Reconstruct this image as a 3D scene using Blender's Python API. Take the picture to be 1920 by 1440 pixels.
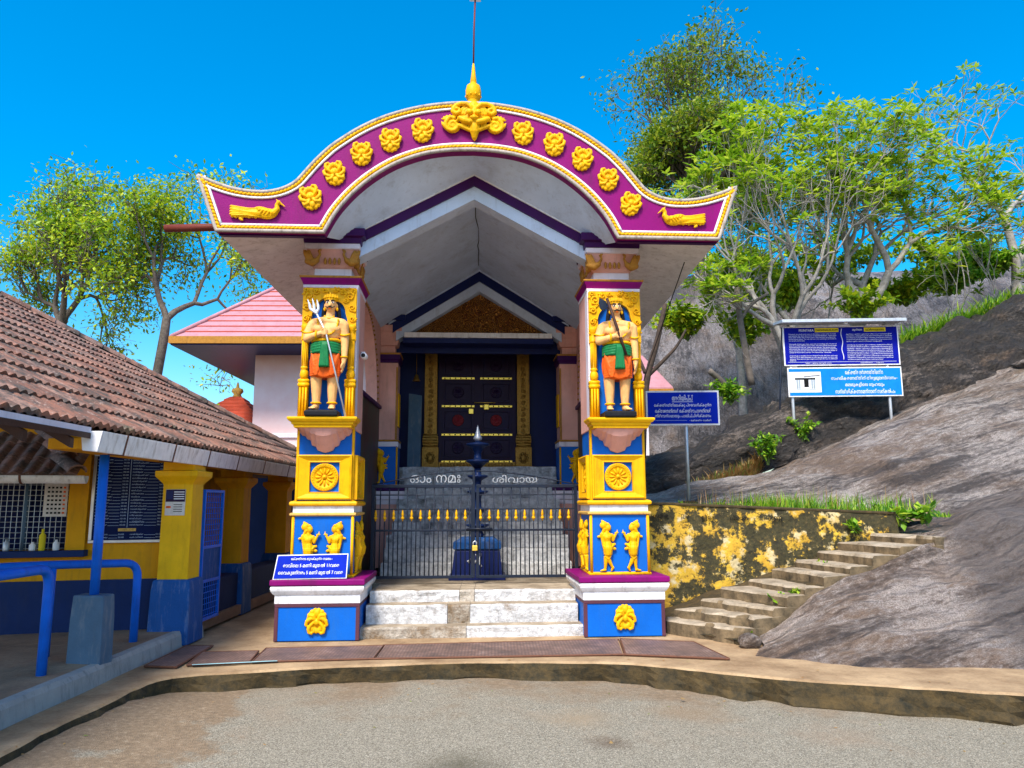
import bpy, bmesh, math, random
import numpy as np
from mathutils import Vector, Matrix, Euler

for _o in list(bpy.data.objects):
    bpy.data.objects.remove(_o)
SC = bpy.context.scene
COL = SC.collection
R = math.radians

# ------------------------------------------------------------------ camera
CAM = np.array([.206, -8.0, 1.306]); YAW, PIT, ROL, FPX = .025, .154, -.004, 1443.0
FW = np.array([math.sin(YAW)*math.cos(PIT), math.cos(YAW)*math.cos(PIT), math.sin(PIT)])
_rt = np.array([math.cos(YAW), -math.sin(YAW), 0.0]); _up = np.cross(_rt, FW)
RT = _rt*math.cos(ROL) + _up*math.sin(ROL); UP = -_rt*math.sin(ROL) + _up*math.cos(ROL)
cd = bpy.data.cameras.new('camera'); cam = bpy.data.objects.new('camera', cd); COL.objects.link(cam)
m = Matrix.Identity(4)
for i in range(3):
    m[i][0], m[i][1], m[i][2], m[i][3] = RT[i], UP[i], -FW[i], CAM[i]
cam.matrix_world = m
cd.sensor_width = 36; cd.lens = FPX/1920*36; cd.clip_end = 600; cd.clip_start = .05
SC.camera = cam

# ------------------------------------------------------------------ sky, sun, exposure
SUN_EL, SUN_AZ = R(52), R(200)          # azimuth of the sun, clockwise from +Y (behind and left of the camera)
W = bpy.data.worlds.new('World'); SC.world = W; W.use_nodes = True
nt = W.node_tree; nt.nodes.clear()
sky = nt.nodes.new('ShaderNodeTexSky'); sky.sky_type = 'NISHITA'; sky.sun_disc = False
sky.sun_elevation = SUN_EL; sky.sun_rotation = SUN_AZ
sky.air_density = 1.0; sky.dust_density = 1.8; sky.ozone_density = 2.5; sky.altitude = 0
hs = nt.nodes.new('ShaderNodeHueSaturation'); hs.inputs['Saturation'].default_value = 1.62; hs.inputs['Hue'].default_value = .492
hs.inputs['Value'].default_value = 1.12
bg = nt.nodes.new('ShaderNodeBackground'); bg.inputs['Strength'].default_value = .15
wo = nt.nodes.new('ShaderNodeOutputWorld')
nt.links.new(sky.outputs[0], hs.inputs['Color']); nt.links.new(hs.outputs[0], bg.inputs[0]); nt.links.new(bg.outputs[0], wo.inputs[0])
sl = bpy.data.lights.new('sun', 'SUN'); sl.energy = 3.3; sl.angle = R(15); sl.color = (1, .95, .86)
so = bpy.data.objects.new('sun', sl); COL.objects.link(so)
sd = Vector((math.sin(SUN_AZ)*math.cos(SUN_EL), math.cos(SUN_AZ)*math.cos(SUN_EL), math.sin(SUN_EL)))
so.rotation_euler = sd.to_track_quat('Z', 'Y').to_euler(); so.location = (-4, -12, 12)
SC.view_settings.view_transform = 'Standard'; SC.view_settings.look = 'None'
SC.view_settings.gamma = 1; SC.view_settings.exposure = .82

# ------------------------------------------------------------------ pixel -> place helpers (measured on the photograph, at a known depth)
SKEW = .038
def _ray(u, v): return FW + RT*((u-960)/FPX) + UP*((720-v)/FPX)
def at_y(u, v, y): d = _ray(u, v); t = (y-CAM[1])/d[1]; return tuple(CAM+t*d)
def at_z(u, v, z): d = _ray(u, v); t = (z-CAM[2])/d[2]; return tuple(CAM+t*d)
def at_x(u, v, x): d = _ray(u, v); t = (x-CAM[0])/d[0]; return tuple(CAM+t*d)

# ------------------------------------------------------------------ materials
def newmat(name):
    mt = bpy.data.materials.new(name); mt.use_nodes = True
    n = mt.node_tree; n.nodes.clear()
    out = n.nodes.new('ShaderNodeOutputMaterial'); b = n.nodes.new('ShaderNodeBsdfPrincipled')
    n.links.new(b.outputs[0], out.inputs[0])
    return mt, n, b
def N(n, t, **kw):
    x = n.nodes.new(t)
    for k, v in kw.items():
        setattr(x, k, v)
    return x
def noise(n, scale, detail=5, rough=.6, stretch=None, src=None):
    g = N(n, 'ShaderNodeNewGeometry') if src is None else None
    mp = N(n, 'ShaderNodeMapping')
    if stretch: mp.inputs['Scale'].default_value = stretch
    n.links.new(g.outputs['Position'] if src is None else src, mp.inputs[0])
    t = N(n, 'ShaderNodeTexNoise'); t.inputs['Scale'].default_value = scale
    t.inputs['Detail'].default_value = detail; t.inputs['Roughness'].default_value = rough
    n.links.new(mp.outputs[0], t.inputs['Vector'])
    return t.outputs['Fac']
def ramp(n, fac, stops):
    r = N(n, 'ShaderNodeValToRGB'); e = r.color_ramp.elements
    while len(e) < len(stops): e.new(.5)
    for el, (p, c) in zip(e, stops):
        el.position = p; el.color = (c[0], c[1], c[2], 1) if not isinstance(c, (int, float)) else (c, c, c, 1)
    n.links.new(fac, r.inputs[0])
    return r.outputs[0]
def mix(n, fac, a, b, mode='MIX'):
    x = N(n, 'ShaderNodeMix', data_type='RGBA', blend_type=mode)
    for inp, val in ((x.inputs['Factor'], fac), (x.inputs['A'], a), (x.inputs['B'], b)):
        if isinstance(val, (int, float)): inp.default_value = val
        elif isinstance(val, tuple): inp.default_value = (*val[:3], 1)
        else: n.links.new(val, inp)
    return x.outputs['Result']
def bump(n, b, fac, strength, dist=.01):
    bp = N(n, 'ShaderNodeBump'); bp.inputs['Strength'].default_value = strength; bp.inputs['Distance'].default_value = dist
    n.links.new(fac, bp.inputs['Height']); n.links.new(bp.outputs[0], b.inputs['Normal'])
def paint(name, col, dirt=(.12, .10, .08), amount=.35, rough=.55, bmp=.25, scale=3.0, streak=True, metal=0.0, vary=.12, fine=60):
    """painted plaster / metal: colour drift, dirt patches, runs of dirt and fine relief"""
    mt, n, b = newmat(name)
    a = noise(n, scale, 6, .65)
    drift = ramp(n, a, [(.3, tuple(c*(1-vary) for c in col)), (.7, tuple(min(1, c*(1+vary)) for c in col))])
    d = noise(n, scale*2.2, 8, .7, (1, 1, .25) if streak else None)
    msk = ramp(n, d, [(.52, 0), (.72, 1)])
    mm = N(n, 'ShaderNodeMath', operation='MULTIPLY'); mm.inputs[1].default_value = amount
    n.links.new(msk, mm.inputs[0])
    c = mix(n, mm.outputs[0], drift, dirt)
    rs_ = noise(n, 7, 8, .75, (2.6, 2.6, .16)); rm = N(n, 'ShaderNodeMath', operation='MULTIPLY'); rm.inputs[1].default_value = amount*.75
    n.links.new(ramp(n, rs_, [(.55, 0), (.72, 1)]), rm.inputs[0]); c = mix(n, rm.outputs[0], c, tuple(x*.45+.02 for x in dirt))
    ch = noise(n, 26, 7, .8); cm = N(n, 'ShaderNodeMath', operation='MULTIPLY'); cm.inputs[1].default_value = min(1, amount*1.2)
    n.links.new(ramp(n, ch, [(.70, 0), (.74, 1)]), cm.inputs[0]); c = mix(n, cm.outputs[0], c, tuple(min(1, x*.7+.06) for x in col))
    n.links.new(c, b.inputs['Base Color'])
    b.inputs['Roughness'].default_value = rough; b.inputs['Metallic'].default_value = metal; b.inputs['Specular IOR Level'].default_value = .12
    f = noise(n, fine, 4, .6)
    if bmp: bump(n, b, f, bmp, .006)
    return mt
M = {}
M['purple'] = paint('purple_paint', (.215, .003, .125), (.07, .012, .05), .5, .45, .3, 2.5)
M['purple_dark'] = paint('dark_purple_paint', (.045, .005, .075), (.03, .012, .04), .4, .45, .25)
M['brown_trim'] = paint('maroon_brown_trim', (.10, .035, .05), (.05, .03, .03), .4, .55, .3)
M['gold'] = paint('golden_yellow_paint', (.80, .40, .003), (.34, .11, .003), .55, .45, .35, 7, fine=90)
M['yellow'] = paint('yellow_paint', (.80, .43, .006), (.40, .17, .006), .35, .45, .3, 4)
M['ochre'] = paint('ochre_gold_trim', (.42, .19, .03), (.10, .04, .01), .6, .5, .5, 14, streak=False)
M['blue'] = paint('bright_blue_paint', (.004, .115, .50), (.03, .12, .30), .35, .5, .3, 3)
M['white'] = paint('white_paint', (.78, .76, .76), (.30, .24, .20), .55, .6, .4, 5)
M['greywhite'] = paint('grey_weathered_trim', (.42, .36, .31), (.12, .085, .06), .8, .6, .5, 9)
M['pink'] = paint('pink_plaster', (.74, .38, .31), (.34, .18, .15), .35, .6, .3, 2.5)
M['lilac'] = paint('pale_lilac_plaster', (.74, .66, .71), (.35, .25, .25), .35, .6, .3, 2)
M['ceiling'] = paint('grey_white_ceiling_plaster', (.58, .68, .84), (.26, .27, .31), .45, .7, .35, 1.6, streak=False)
M['navy'] = paint('navy_paint', (.010, .018, .10), (.02, .02, .05), .4, .4, .25)
M['skin'] = paint('flesh_paint', (.80, .42, .15), (.34, .13, .05), .45, .5, .25, 12, fine=120)
M['orange'] = paint('orange_paint', (.72, .11, .012), (.30, .04, .01), .4, .5, .25, 12)
M['green'] = paint('green_paint', (.012, .16, .05), (.01, .04, .02), .4, .45, .25, 12)
M['black'] = paint('black_paint', (.012, .012, .014), (.05, .05, .05), .3, .45, .3, 9)
M['silver'] = paint('silver_paint', (.72, .74, .78), (.3, .3, .3), .3, .3, .1, 9, metal=.4)
M['darkwood'] = paint('dark_brown_paint', (.06, .03, .022), (.03, .02, .02), .3, .5, .3, 9)
M['iron'] = paint('black_blue_iron', (.014, .02, .035), (.05, .03, .02), .4, .4, .2, 12)
M['lampblue'] = paint('dark_blue_lamp_paint', (.008, .022, .085), (.03, .03, .05), .4, .35, .3, 8)
M['rail'] = paint('bright_blue_railing_paint', (.010, .13, .62), (.02, .05, .15), .45, .32, .15, 6)
M['slateblue'] = paint('blue_grey_plinth_paint', (.075, .13, .19), (.25, .25, .25), .6, .65, .4, 6)
M['deepblue'] = paint('deep_blue_wall_paint', (.012, .028, .10), (.03, .04, .08), .4, .7, .4, 4)
M['plinthblue'] = paint('worn_blue_plinth_paint', (.012, .075, .25), (.30, .33, .38), .45, .6, .5, 6)
M['wallyellow'] = paint('warm_yellow_wall_paint', (.66, .30, .008), (.32, .15, .02), .5, .7, .45, 3)
M['redpipe'] = paint('red_oxide_pipe', (.16, .035, .022), (.05, .02, .02), .4, .5, .2, 9)
M['concrete'] = paint('raw_concrete', (.34, .29, .23), (.10, .09, .06), .6, .85, .6, 5, streak=False)
M['alu'] = paint('brushed_aluminium_frame', (.5, .5, .5), (.3, .3, .3), .3, .35, .1, 9, metal=.7)
M['gutter'] = paint('off_white_gutter', (.86, .84, .80), (.30, .24, .16), .6, .5, .2, 8)
M['galv'] = paint('galvanised_steel', (.55, .56, .57), (.25, .2, .17), .4, .4, .15, 9, metal=.5)
M['signblue'] = paint('blue_vinyl_sign', (.004, .020, .36), (.01, .04, .30), .3, .55, .08, 6, streak=False)
M['signnavy'] = paint('dark_blue_vinyl_sign', (.006, .010, .27), (.01, .02, .22), .3, .55, .08, 6, streak=False)
M['signcyan'] = paint('light_blue_vinyl_sign', (.008, .20, .62), (.02, .24, .60), .3, .55, .1, 6, streak=False)
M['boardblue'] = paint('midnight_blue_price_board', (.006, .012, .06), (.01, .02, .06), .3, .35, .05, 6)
M['print'] = paint('white_print', (.80, .80, .82), (.6, .6, .6), .1, .5, 0)
M['printdim'] = paint('pale_blue_print', (.42, .52, .66), (.3, .4, .5), .1, .5, 0)
M['printblack'] = paint('black_print', (.012, .012, .012), (.05, .05, .05), .1, .5, 0)
M['signyellow'] = paint('yellow_vinyl_label', (.78, .60, .03), (.6, .45, .02), .2, .4, 0)
M['brass'] = paint('old_brass', (.34, .18, .035), (.03, .015, .008), .95, .42, .8, 16, streak=False, metal=.45, fine=45)
M['brassbright'] = paint('polished_brass', (.85, .58, .10), (.3, .18, .03), .3, .28, .2, 12, metal=.6)
M['doorwood'] = paint('dark_maroon_door', (.018, .006, .034), (.006, .008, .06), .7, .4, .3, 6)
M['redtile'] = paint('red_roof_tile', (.45, .07, .035), (.15, .04, .03), .5, .6, .4, 8)
M['creamgold'] = paint('cream_gold_trim', (.66, .40, .10), (.3, .15, .04), .5, .5, .3, 9)
M['paper'] = paint('printed_paper', (.62, .58, .54), (.4, .3, .3), .3, .7, .05, 20)
M['rust'] = paint('rusty_steel', (.14, .06, .035), (.05, .03, .03), .6, .6, .5, 12, streak=False)

def roof_tile_mat():
    mt, n, b = newmat('weathered_clay_tile')
    oi = N(n, 'ShaderNodeObjectInfo')
    base = ramp(n, oi.outputs['Random'], [(0, (.18, .075, .045)), (.35, (.27, .115, .07)), (.7, (.36, .18, .12)), (1, (.27, .165, .125))])
    a = noise(n, 5, 8, .7)
    c = mix(n, ramp(n, a, [(.42, 0), (.60, 1)]), base, (.075, .055, .042))
    l = noise(n, 22, 6, .7)
    c = mix(n, ramp(n, l, [(.56, 0), (.70, .85)]), c, (.42, .31, .25))
    g = noise(n, 2.3, 5, .6)
    c = mix(n, ramp(n, g, [(.60, 0), (.75, .45)]), c, (.12, .12, .035))
    n.links.new(c, b.inputs['Base Color']); b.inputs['Roughness'].default_value = .75
    bump(n, b, noise(n, 70, 5, .7), .5, .008)
    return mt
M['tile'] = roof_tile_mat()

def granite_mat(name, light, mid, dark, lo=.46, hi=.58, dip=55, scale=1.0, wet=.5, side=None):
    """weathered granite: pale faces, brown mid tone, black water streaks that follow the dip, fine grain, broken layering"""
    mt, n, b = newmat(name); g = N(n, 'ShaderNodeNewGeometry')
    ro = N(n, 'ShaderNodeMapping'); ro.inputs['Rotation'].default_value = (0, R(16), R(-dip)); n.links.new(g.outputs['Position'], ro.inputs[0]); q = ro.outputs[0]
    big = noise(n, .75*scale, 9, .66, (.55, 1, 1), q); strk = noise(n, 1.5*scale, 9, .74, (.16, 1.9, 1.9), q); gr = noise(n, 16, 9, .78, (.6, 1.4, 1.4), q); sp = noise(n, 75, 5, .8)
    def lin(a, ka, c, kc, off):
        x = N(n, 'ShaderNodeMath', operation='MULTIPLY_ADD'); n.links.new(a, x.inputs[0]); x.inputs[1].default_value = ka; x.inputs[2].default_value = off
        y = N(n, 'ShaderNodeMath', operation='MULTIPLY_ADD'); n.links.new(c, y.inputs[0]); y.inputs[1].default_value = kc; n.links.new(x.outputs[0], y.inputs[2]); return y.outputs[0]
    v = lin(big, .75, gr, .45, -.10)
    c = ramp(n, v, [(lo-.10, tuple(x*.5 for x in mid)), (lo, mid), ((lo+hi)/2, tuple((x+y)*.45 for x, y in zip(mid, light))), (hi, light), (hi+.12, tuple(min(1, x*1.25) for x in light))])
    c = mix(n, ramp(n, noise(n, 2.1, 6, .6, None, q), [(.5, 0), (.68, .55)]), c, (.27, .155, .075))
    st = lin(strk, .8, gr, .25, -.02)
    c = mix(n, ramp(n, st, [(.50-.12*wet, .92), (.585-.10*wet, 0)]), c, dark)
    if side:  # darkens the rock beyond a ragged line across X and Y
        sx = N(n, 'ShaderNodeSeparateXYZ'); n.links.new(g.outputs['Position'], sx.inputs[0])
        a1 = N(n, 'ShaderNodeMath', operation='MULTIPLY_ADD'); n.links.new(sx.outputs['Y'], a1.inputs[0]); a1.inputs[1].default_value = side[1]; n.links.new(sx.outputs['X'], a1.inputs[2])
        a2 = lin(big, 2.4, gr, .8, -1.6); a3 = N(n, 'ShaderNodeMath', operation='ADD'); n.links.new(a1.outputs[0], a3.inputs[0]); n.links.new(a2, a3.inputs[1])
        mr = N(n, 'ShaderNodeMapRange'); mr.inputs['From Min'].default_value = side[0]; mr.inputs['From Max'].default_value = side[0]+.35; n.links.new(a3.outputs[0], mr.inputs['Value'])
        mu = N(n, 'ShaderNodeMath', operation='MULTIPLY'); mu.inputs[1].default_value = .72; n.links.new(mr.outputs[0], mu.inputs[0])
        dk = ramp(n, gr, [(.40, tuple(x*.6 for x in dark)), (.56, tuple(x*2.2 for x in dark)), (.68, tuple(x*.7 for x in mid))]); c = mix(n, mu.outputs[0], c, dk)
    c = mix(n, ramp(n, sp, [(.42, .75), (.58, 0)]), c, tuple(x*.45 for x in mid))
    n.links.new(c, b.inputs['Base Color']); b.inputs['Roughness'].default_value = .58
    lay = N(n, 'ShaderNodeTexWave'); lay.inputs['Scale'].default_value = 2.2; lay.inputs['Distortion'].default_value = 7; lay.inputs['Detail'].default_value = 6; lay.inputs['Detail Scale'].default_value = 2.2; lay.bands_direction = 'Y'; n.links.new(q, lay.inputs['Vector'])
    bump(n, b, lin(gr, 1.0, lay.outputs['Fac'], .45, 0), 1.0, .11)
    return mt
M['granite'] = granite_mat('pale_granite', (.68, .58, .51), (.29, .20, .14), (.030, .028, .030), .42, .515, 11, 1.0, .62)
M['granite_near'] = granite_mat('warm_granite_darker_at_right', (.72, .60, .52), (.36, .235, .155), (.034, .030, .030), .41, .51, 9, 1.0, .85, (4.75, -.30))
M['granite_dark'] = granite_mat('dark_weathered_granite', (.34, .27, .22), (.095, .070, .050), (.014, .013, .013), .49, .60, 14, 1.2, .0)
M['granite_far'] = granite_mat('grey_granite_dome', (.46, .42, .43), (.20, .165, .15), (.06, .055, .06), .44, .55, 75, .6, .6)

STAINS = [(at_z(1140,1390,-.14)[:2], .16, (.085, .045, .02)), (at_z(860,1438,-.14)[:2], .30, (.075, .062, .03)), (at_z(1300,1330,-.14)[:2], .35, (.26, .17, .09)), (at_z(1080,1345,-.14)[:2], .30, (.30, .22, .13))]
def road_mat():
    mt, n, b = newmat('gritty_sandy_asphalt')
    g = N(n, 'ShaderNodeNewGeometry')
    grain = N(n, 'ShaderNodeTexVoronoi'); grain.inputs['Scale'].default_value = 165
    n.links.new(g.outputs['Position'], grain.inputs['Vector'])
    c = ramp(n, grain.outputs['Color'], [(0, (.06, .05, .035)), (.3, (.19, .16, .11)), (.65, (.30, .26, .185)), (1, (.54, .48, .37))])
    sx = N(n, 'ShaderNodeSeparateXYZ'); n.links.new(g.outputs['Position'], sx.inputs[0])
    # red earth washed against the kerbs
    ed = noise(n, 1.4, 7, .65)
    ad = N(n, 'ShaderNodeMath', operation='MULTIPLY_ADD'); n.links.new(sx.outputs['Y'], ad.inputs[0]); ad.inputs[1].default_value = .22; n.links.new(ed, ad.inputs[2])
    dirt = ramp(n, ad.outputs[0], [(-.02, 0), (.24, 1)])
    ax = N(n, 'ShaderNodeMath', operation='MULTIPLY_ADD'); n.links.new(sx.outputs['X'], ax.inputs[0]); ax.inputs[1].default_value = -.28; n.links.new(ed, ax.inputs[2])
    dirt2 = ramp(n, ax.outputs[0], [(.92, 0), (1.15, 1)])
    mx = N(n, 'ShaderNodeMath', operation='MAXIMUM'); n.links.new(dirt, mx.inputs[0]); n.links.new(dirt2, mx.inputs[1])
    earth = ramp(n, noise(n, 26, 6, .75), [(.3, (.12, .075, .038)), (.55, (.25, .165, .09)), (.75, (.40, .31, .20))])
    mu = N(n, 'ShaderNodeMath', operation='MULTIPLY'); n.links.new(mx.outputs[0], mu.inputs[0]); mu.inputs[1].default_value = .85
    c = mix(n, mu.outputs[0], c, earth)
    pt = noise(n, .9, 5, .6)
    c = mix(n, ramp(n, pt, [(.55, 0), (.75, .55)]), c, (.30, .20, .12))
    for (px, py), r_, col_ in STAINS:
        vd = N(n, 'ShaderNodeVectorMath', operation='DISTANCE'); vd.inputs[1].default_value = (px, py, -.14); mp_ = N(n, 'ShaderNodeMapping'); n.links.new(g.outputs['Position'], vd.inputs[0])
        ds = N(n, 'ShaderNodeMath', operation='MULTIPLY_ADD'); n.links.new(noise(n, 5, 7, .7), ds.inputs[0]); ds.inputs[1].default_value = r_*1.6; n.links.new(vd.outputs['Value'], ds.inputs[2])
        mr = N(n, 'ShaderNodeMapRange'); mr.inputs['From Min'].default_value = r_*1.9; mr.inputs['From Max'].default_value = r_*.8; mr.inputs['To Max'].default_value = .75; n.links.new(ds.outputs[0], mr.inputs['Value']); c = mix(n, mr.outputs[0], c, col_)
    n.links.new(c, b.inputs['Base Color']); b.inputs['Roughness'].default_value = .9
    bump(n, b, grain.outputs['Distance'], .6, .012)
    return mt
M['road'] = road_mat()
def ground_mat(name, a, bcol, scale=3, bm=.5):
    mt, n, b = newmat(name)
    c = ramp(n, noise(n, scale, 9, .7), [(.3, a), (.65, bcol)])
    c = mix(n, ramp(n, noise(n, 40, 5, .7), [(.5, 0), (.75, .4)]), c, tuple(x*.5 for x in a))
    n.links.new(c, b.inputs['Base Color']); b.inputs['Roughness'].default_value = .9
    bump(n, b, noise(n, 30, 6, .7), bm, .01)
    return mt
M['pavement'] = ground_mat('sandy_cement_pavement', (.17, .095, .04), (.46, .31, .165), 1.8)
M['moss'] = ground_mat('mossy_earth', (.009, .009, .003), (.085, .052, .014), 11, 1.0)
M['soil'] = ground_mat('red_brown_soil', (.16, .09, .045), (.32, .22, .12), 4, .8)
M['steptop'] = ground_mat('worn_step_tread', (.12, .085, .045), (.46, .37, .26), 4)

def whitewash_mat(name, wlo, whi, cold=False, msk=(.40, .52), mossy=False):
    """whitewashed rough stone with bare patches"""
    mt, n, b = newmat(name)
    wc = ramp(n, noise(n, 16, 7, .75), [(.3, tuple(x*.55 for x in wlo)), (.6, whi)])
    bare = ramp(n, noise(n, 20, 6, .7), [(.3, (.12, .075, .035)), (.7, (.30, .20, .11))]) if not cold else ramp(n, noise(n, 14, 6, .7), [(.3, (.035, .04, .05)), (.7, (.15, .16, .18))])
    c = mix(n, ramp(n, noise(n, 1.6, 7, .7), [(msk[0]-.1, 1), (msk[0], 0)]), wc, bare)
    if mossy: c = mix(n, ramp(n, noise(n, 1.1, 6, .7, (1, 1, 1.5)), [(.58, 0), (.68, .9)]), c, (.02, .022, .012))
    n.links.new(c, b.inputs['Base Color']); b.inputs['Roughness'].default_value = .85
    v = N(n, 'ShaderNodeTexVoronoi', feature='DISTANCE_TO_EDGE'); v.inputs['Scale'].default_value = 26
    g = N(n, 'ShaderNodeNewGeometry'); n.links.new(g.outputs['Position'], v.inputs['Vector'])
    f = noise(n, 34, 8, .75); bump(n, b, f, 1.0, .03)
    return mt
M['whitestep'] = whitewash_mat('whitewashed_stone_riser', (.62, .58, .54), (.82, .80, .78), msk=(.42, .5))
M['innerstep'] = whitewash_mat('grey_dressed_stone_riser', (.46, .46, .47), (.72, .72, .72), cold=True, msk=(.45, .5), mossy=True)

def flaked_wall_mat():
    mt, n, b = newmat('flaking_yellow_wall')
    yel = ramp(n, noise(n, 6, 6, .6), [(.3, (.52, .27, .02)), (.7, (.74, .47, .04))])
    pale = ramp(n, noise(n, 12, 6, .6), [(.3, (.55, .40, .16)), (.7, (.72, .60, .36))])
    mossy = ramp(n, noise(n, 24, 8, .75), [(.3, (.012, .010, .005)), (.55, (.055, .045, .014)), (.8, (.17, .10, .035))])
    base = mix(n, ramp(n, noise(n, 5.5, 6, .6), [(.52, 0), (.60, 1)]), yel, pale)
    g = N(n, 'ShaderNodeNewGeometry'); s = N(n, 'ShaderNodeSeparateXYZ'); n.links.new(g.outputs['Position'], s.inputs[0])
    k = noise(n, 3.6, 9, .72)
    a = N(n, 'ShaderNodeMath', operation='MULTIPLY_ADD'); n.links.new(s.outputs['X'], a.inputs[0]); a.inputs[1].default_value = -.028; n.links.new(k, a.inputs[2])
    c = mix(n, ramp(n, a.outputs[0], [(.412, 1), (.452, 0)]), base, mossy)
    tp = noise(n, 6, 8, .75, (2.2, 1, .30)); t2 = N(n, 'ShaderNodeMath', operation='MULTIPLY_ADD'); n.links.new(s.outputs['Z'], t2.inputs[0]); t2.inputs[1].default_value = .42; n.links.new(tp, t2.inputs[2])
    c = mix(n, ramp(n, t2.outputs[0], [(1.0, 0), (1.12, .9)]), c, ramp(n, noise(n, 30, 6, .7), [(.3, (.03, .018, .006)), (.7, (.20, .085, .02))]))
    c = mix(n, ramp(n, noise(n, 11, 9, .8), [(.36, .95), (.44, 0)]), c, (.02, .014, .006))
    n.links.new(c, b.inputs['Base Color']); b.inputs['Roughness'].default_value = .9
    bump(n, b, k, .8, .05)
    return mt
M['flaked'] = flaked_wall_mat()

def leaf_mat(name, cols, trans=.45, rough=.5):
    mt = bpy.data.materials.new(name); mt.use_nodes = True; n = mt.node_tree; n.nodes.clear()
    out = N(n, 'ShaderNodeOutputMaterial'); g = N(n, 'ShaderNodeNewGeometry')
    c = ramp(n, g.outputs['Random Per Island'], [(i/(len(cols)-1), x) for i, x in enumerate(cols)])
    d = N(n, 'ShaderNodeBsdfPrincipled'); d.inputs['Roughness'].default_value = rough
    t = N(n, 'ShaderNodeBsdfTranslucent'); ms = N(n, 'ShaderNodeMixShader'); ms.inputs[0].default_value = trans
    n.links.new(c, d.inputs['Base Color']); n.links.new(c, t.inputs['Color'])
    n.links.new(d.outputs[0], ms.inputs[1]); n.links.new(t.outputs[0], ms.inputs[2]); n.links.new(ms.outputs[0], out.inputs[0])
    return mt
M['leaf_plum'] = leaf_mat('frangipani_leaf', [(.10, .23, .008), (.25, .43, .015), (.42, .57, .025), (.60, .66, .06)])
M['leaf_tree'] = leaf_mat('small_tree_leaf', [(.08, .20, .006), (.24, .42, .012), (.44, .60, .018), (.66, .68, .025)])
M['leaf_dark'] = leaf_mat('olive_tree_leaf', [(.04, .11, .004), (.12, .22, .006), (.24, .34, .010), (.40, .40, .016)])
M['leaf_weed'] = leaf_mat('weed_leaf', [(.05, .17, .008), (.13, .34, .012), (.28, .50, .02), (.50, .58, .05)])
M['straw'] = leaf_mat('dry_grass', [(.30, .13, .03), (.42, .24, .07), (.30, .20, .08), (.16, .25, .03)], .25)
M['bark'] = ground_mat('grey_brown_bark', (.055, .04, .03), (.17, .14, .11), 9, .9)
M['barkpale'] = ground_mat('pale_grey_bark', (.17, .15, .13), (.42, .38, .33), 9, .7)
M['mauveroof'] = paint('mauve_sheet_roof', (.44, .215, .245), (.30, .10, .09), .45, .45, .15, 3)
M['tilefloor'] = ground_mat('brown_floor', (.16, .085, .045), (.34, .20, .11), 3)
def hallwall():
    mt, n, b = newmat('pink_to_white_wall'); g = N(n, 'ShaderNodeNewGeometry'); s = N(n, 'ShaderNodeSeparateXYZ'); n.links.new(g.outputs['Position'], s.inputs[0])
    k = noise(n, 1.2, 6, .6); a = N(n, 'ShaderNodeMath', operation='MULTIPLY_ADD'); n.links.new(s.outputs['Z'], a.inputs[0]); a.inputs[1].default_value = .2; n.links.new(k, a.inputs[2])
    c = ramp(n, k, [(.35, (.72, .46, .43)), (.65, (.78, .60, .59))]); n.links.new(c, b.inputs['Base Color']); b.inputs['Roughness'].default_value = .7; return mt
M['hallwall'] = hallwall()
M['stepside'] = ground_mat('stained_cement_riser', (.035, .026, .012), (.24, .165, .085), 7, .7)
def chequer():
    mt, n, b = newmat('rusty_chequer_plate'); g = N(n, 'ShaderNodeNewGeometry'); v = N(n, 'ShaderNodeTexVoronoi'); v.inputs['Scale'].default_value = 34; v.inputs['Randomness'].default_value = .15
    n.links.new(g.outputs['Position'], v.inputs['Vector'])
    c = ramp(n, noise(n, 4, 7, .7), [(.3, (.11, .075, .06)), (.55, (.28, .165, .125)), (.75, (.42, .29, .24))]); c = mix(n, ramp(n, v.outputs['Distance'], [(.3, 0), (.6, .6)]), c, (.04, .03, .028))
    n.links.new(c, b.inputs['Base Color']); b.inputs['Roughness'].default_value = .65; b.inputs['Metallic'].default_value = .2; bump(n, b, v.outputs['Distance'], -.8, .012); return mt
M['chequer'] = chequer()
M['leafstem'] = ground_mat('green_stem', (.06, .10, .02), (.12, .18, .04), 20, .2)
M['kerbgrey'] = paint('grey_blue_cement_kerb', (.33, .31, .28), (.12, .115, .11), .65, .8, .5, 5)
M['barestep'] = whitewash_mat('bare_brown_step_stone', (.45, .36, .26), (.60, .52, .42), msk=(.50, .56))
for k_ in ('signblue', 'signnavy', 'signcyan', 'boardblue', 'print', 'printdim', 'printblack', 'signyellow'):
    for n_ in M[k_].node_tree.nodes:
        if n_.type == 'BSDF_PRINCIPLED': n_.inputs['Specular IOR Level'].default_value = .03
M['turq'] = paint('faded_turquoise_paint', (.30, .55, .58), (.4, .35, .28), .6, .7, .1, 20)
M['barkdark'] = ground_mat('dark_brown_bark', (.018, .012, .008), (.085, .05, .03), 9, .9)
M['wire'] = paint('dull_steel_wire', (.34, .36, .38), (.2, .18, .16), .4, .5, 0, 20)
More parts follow.
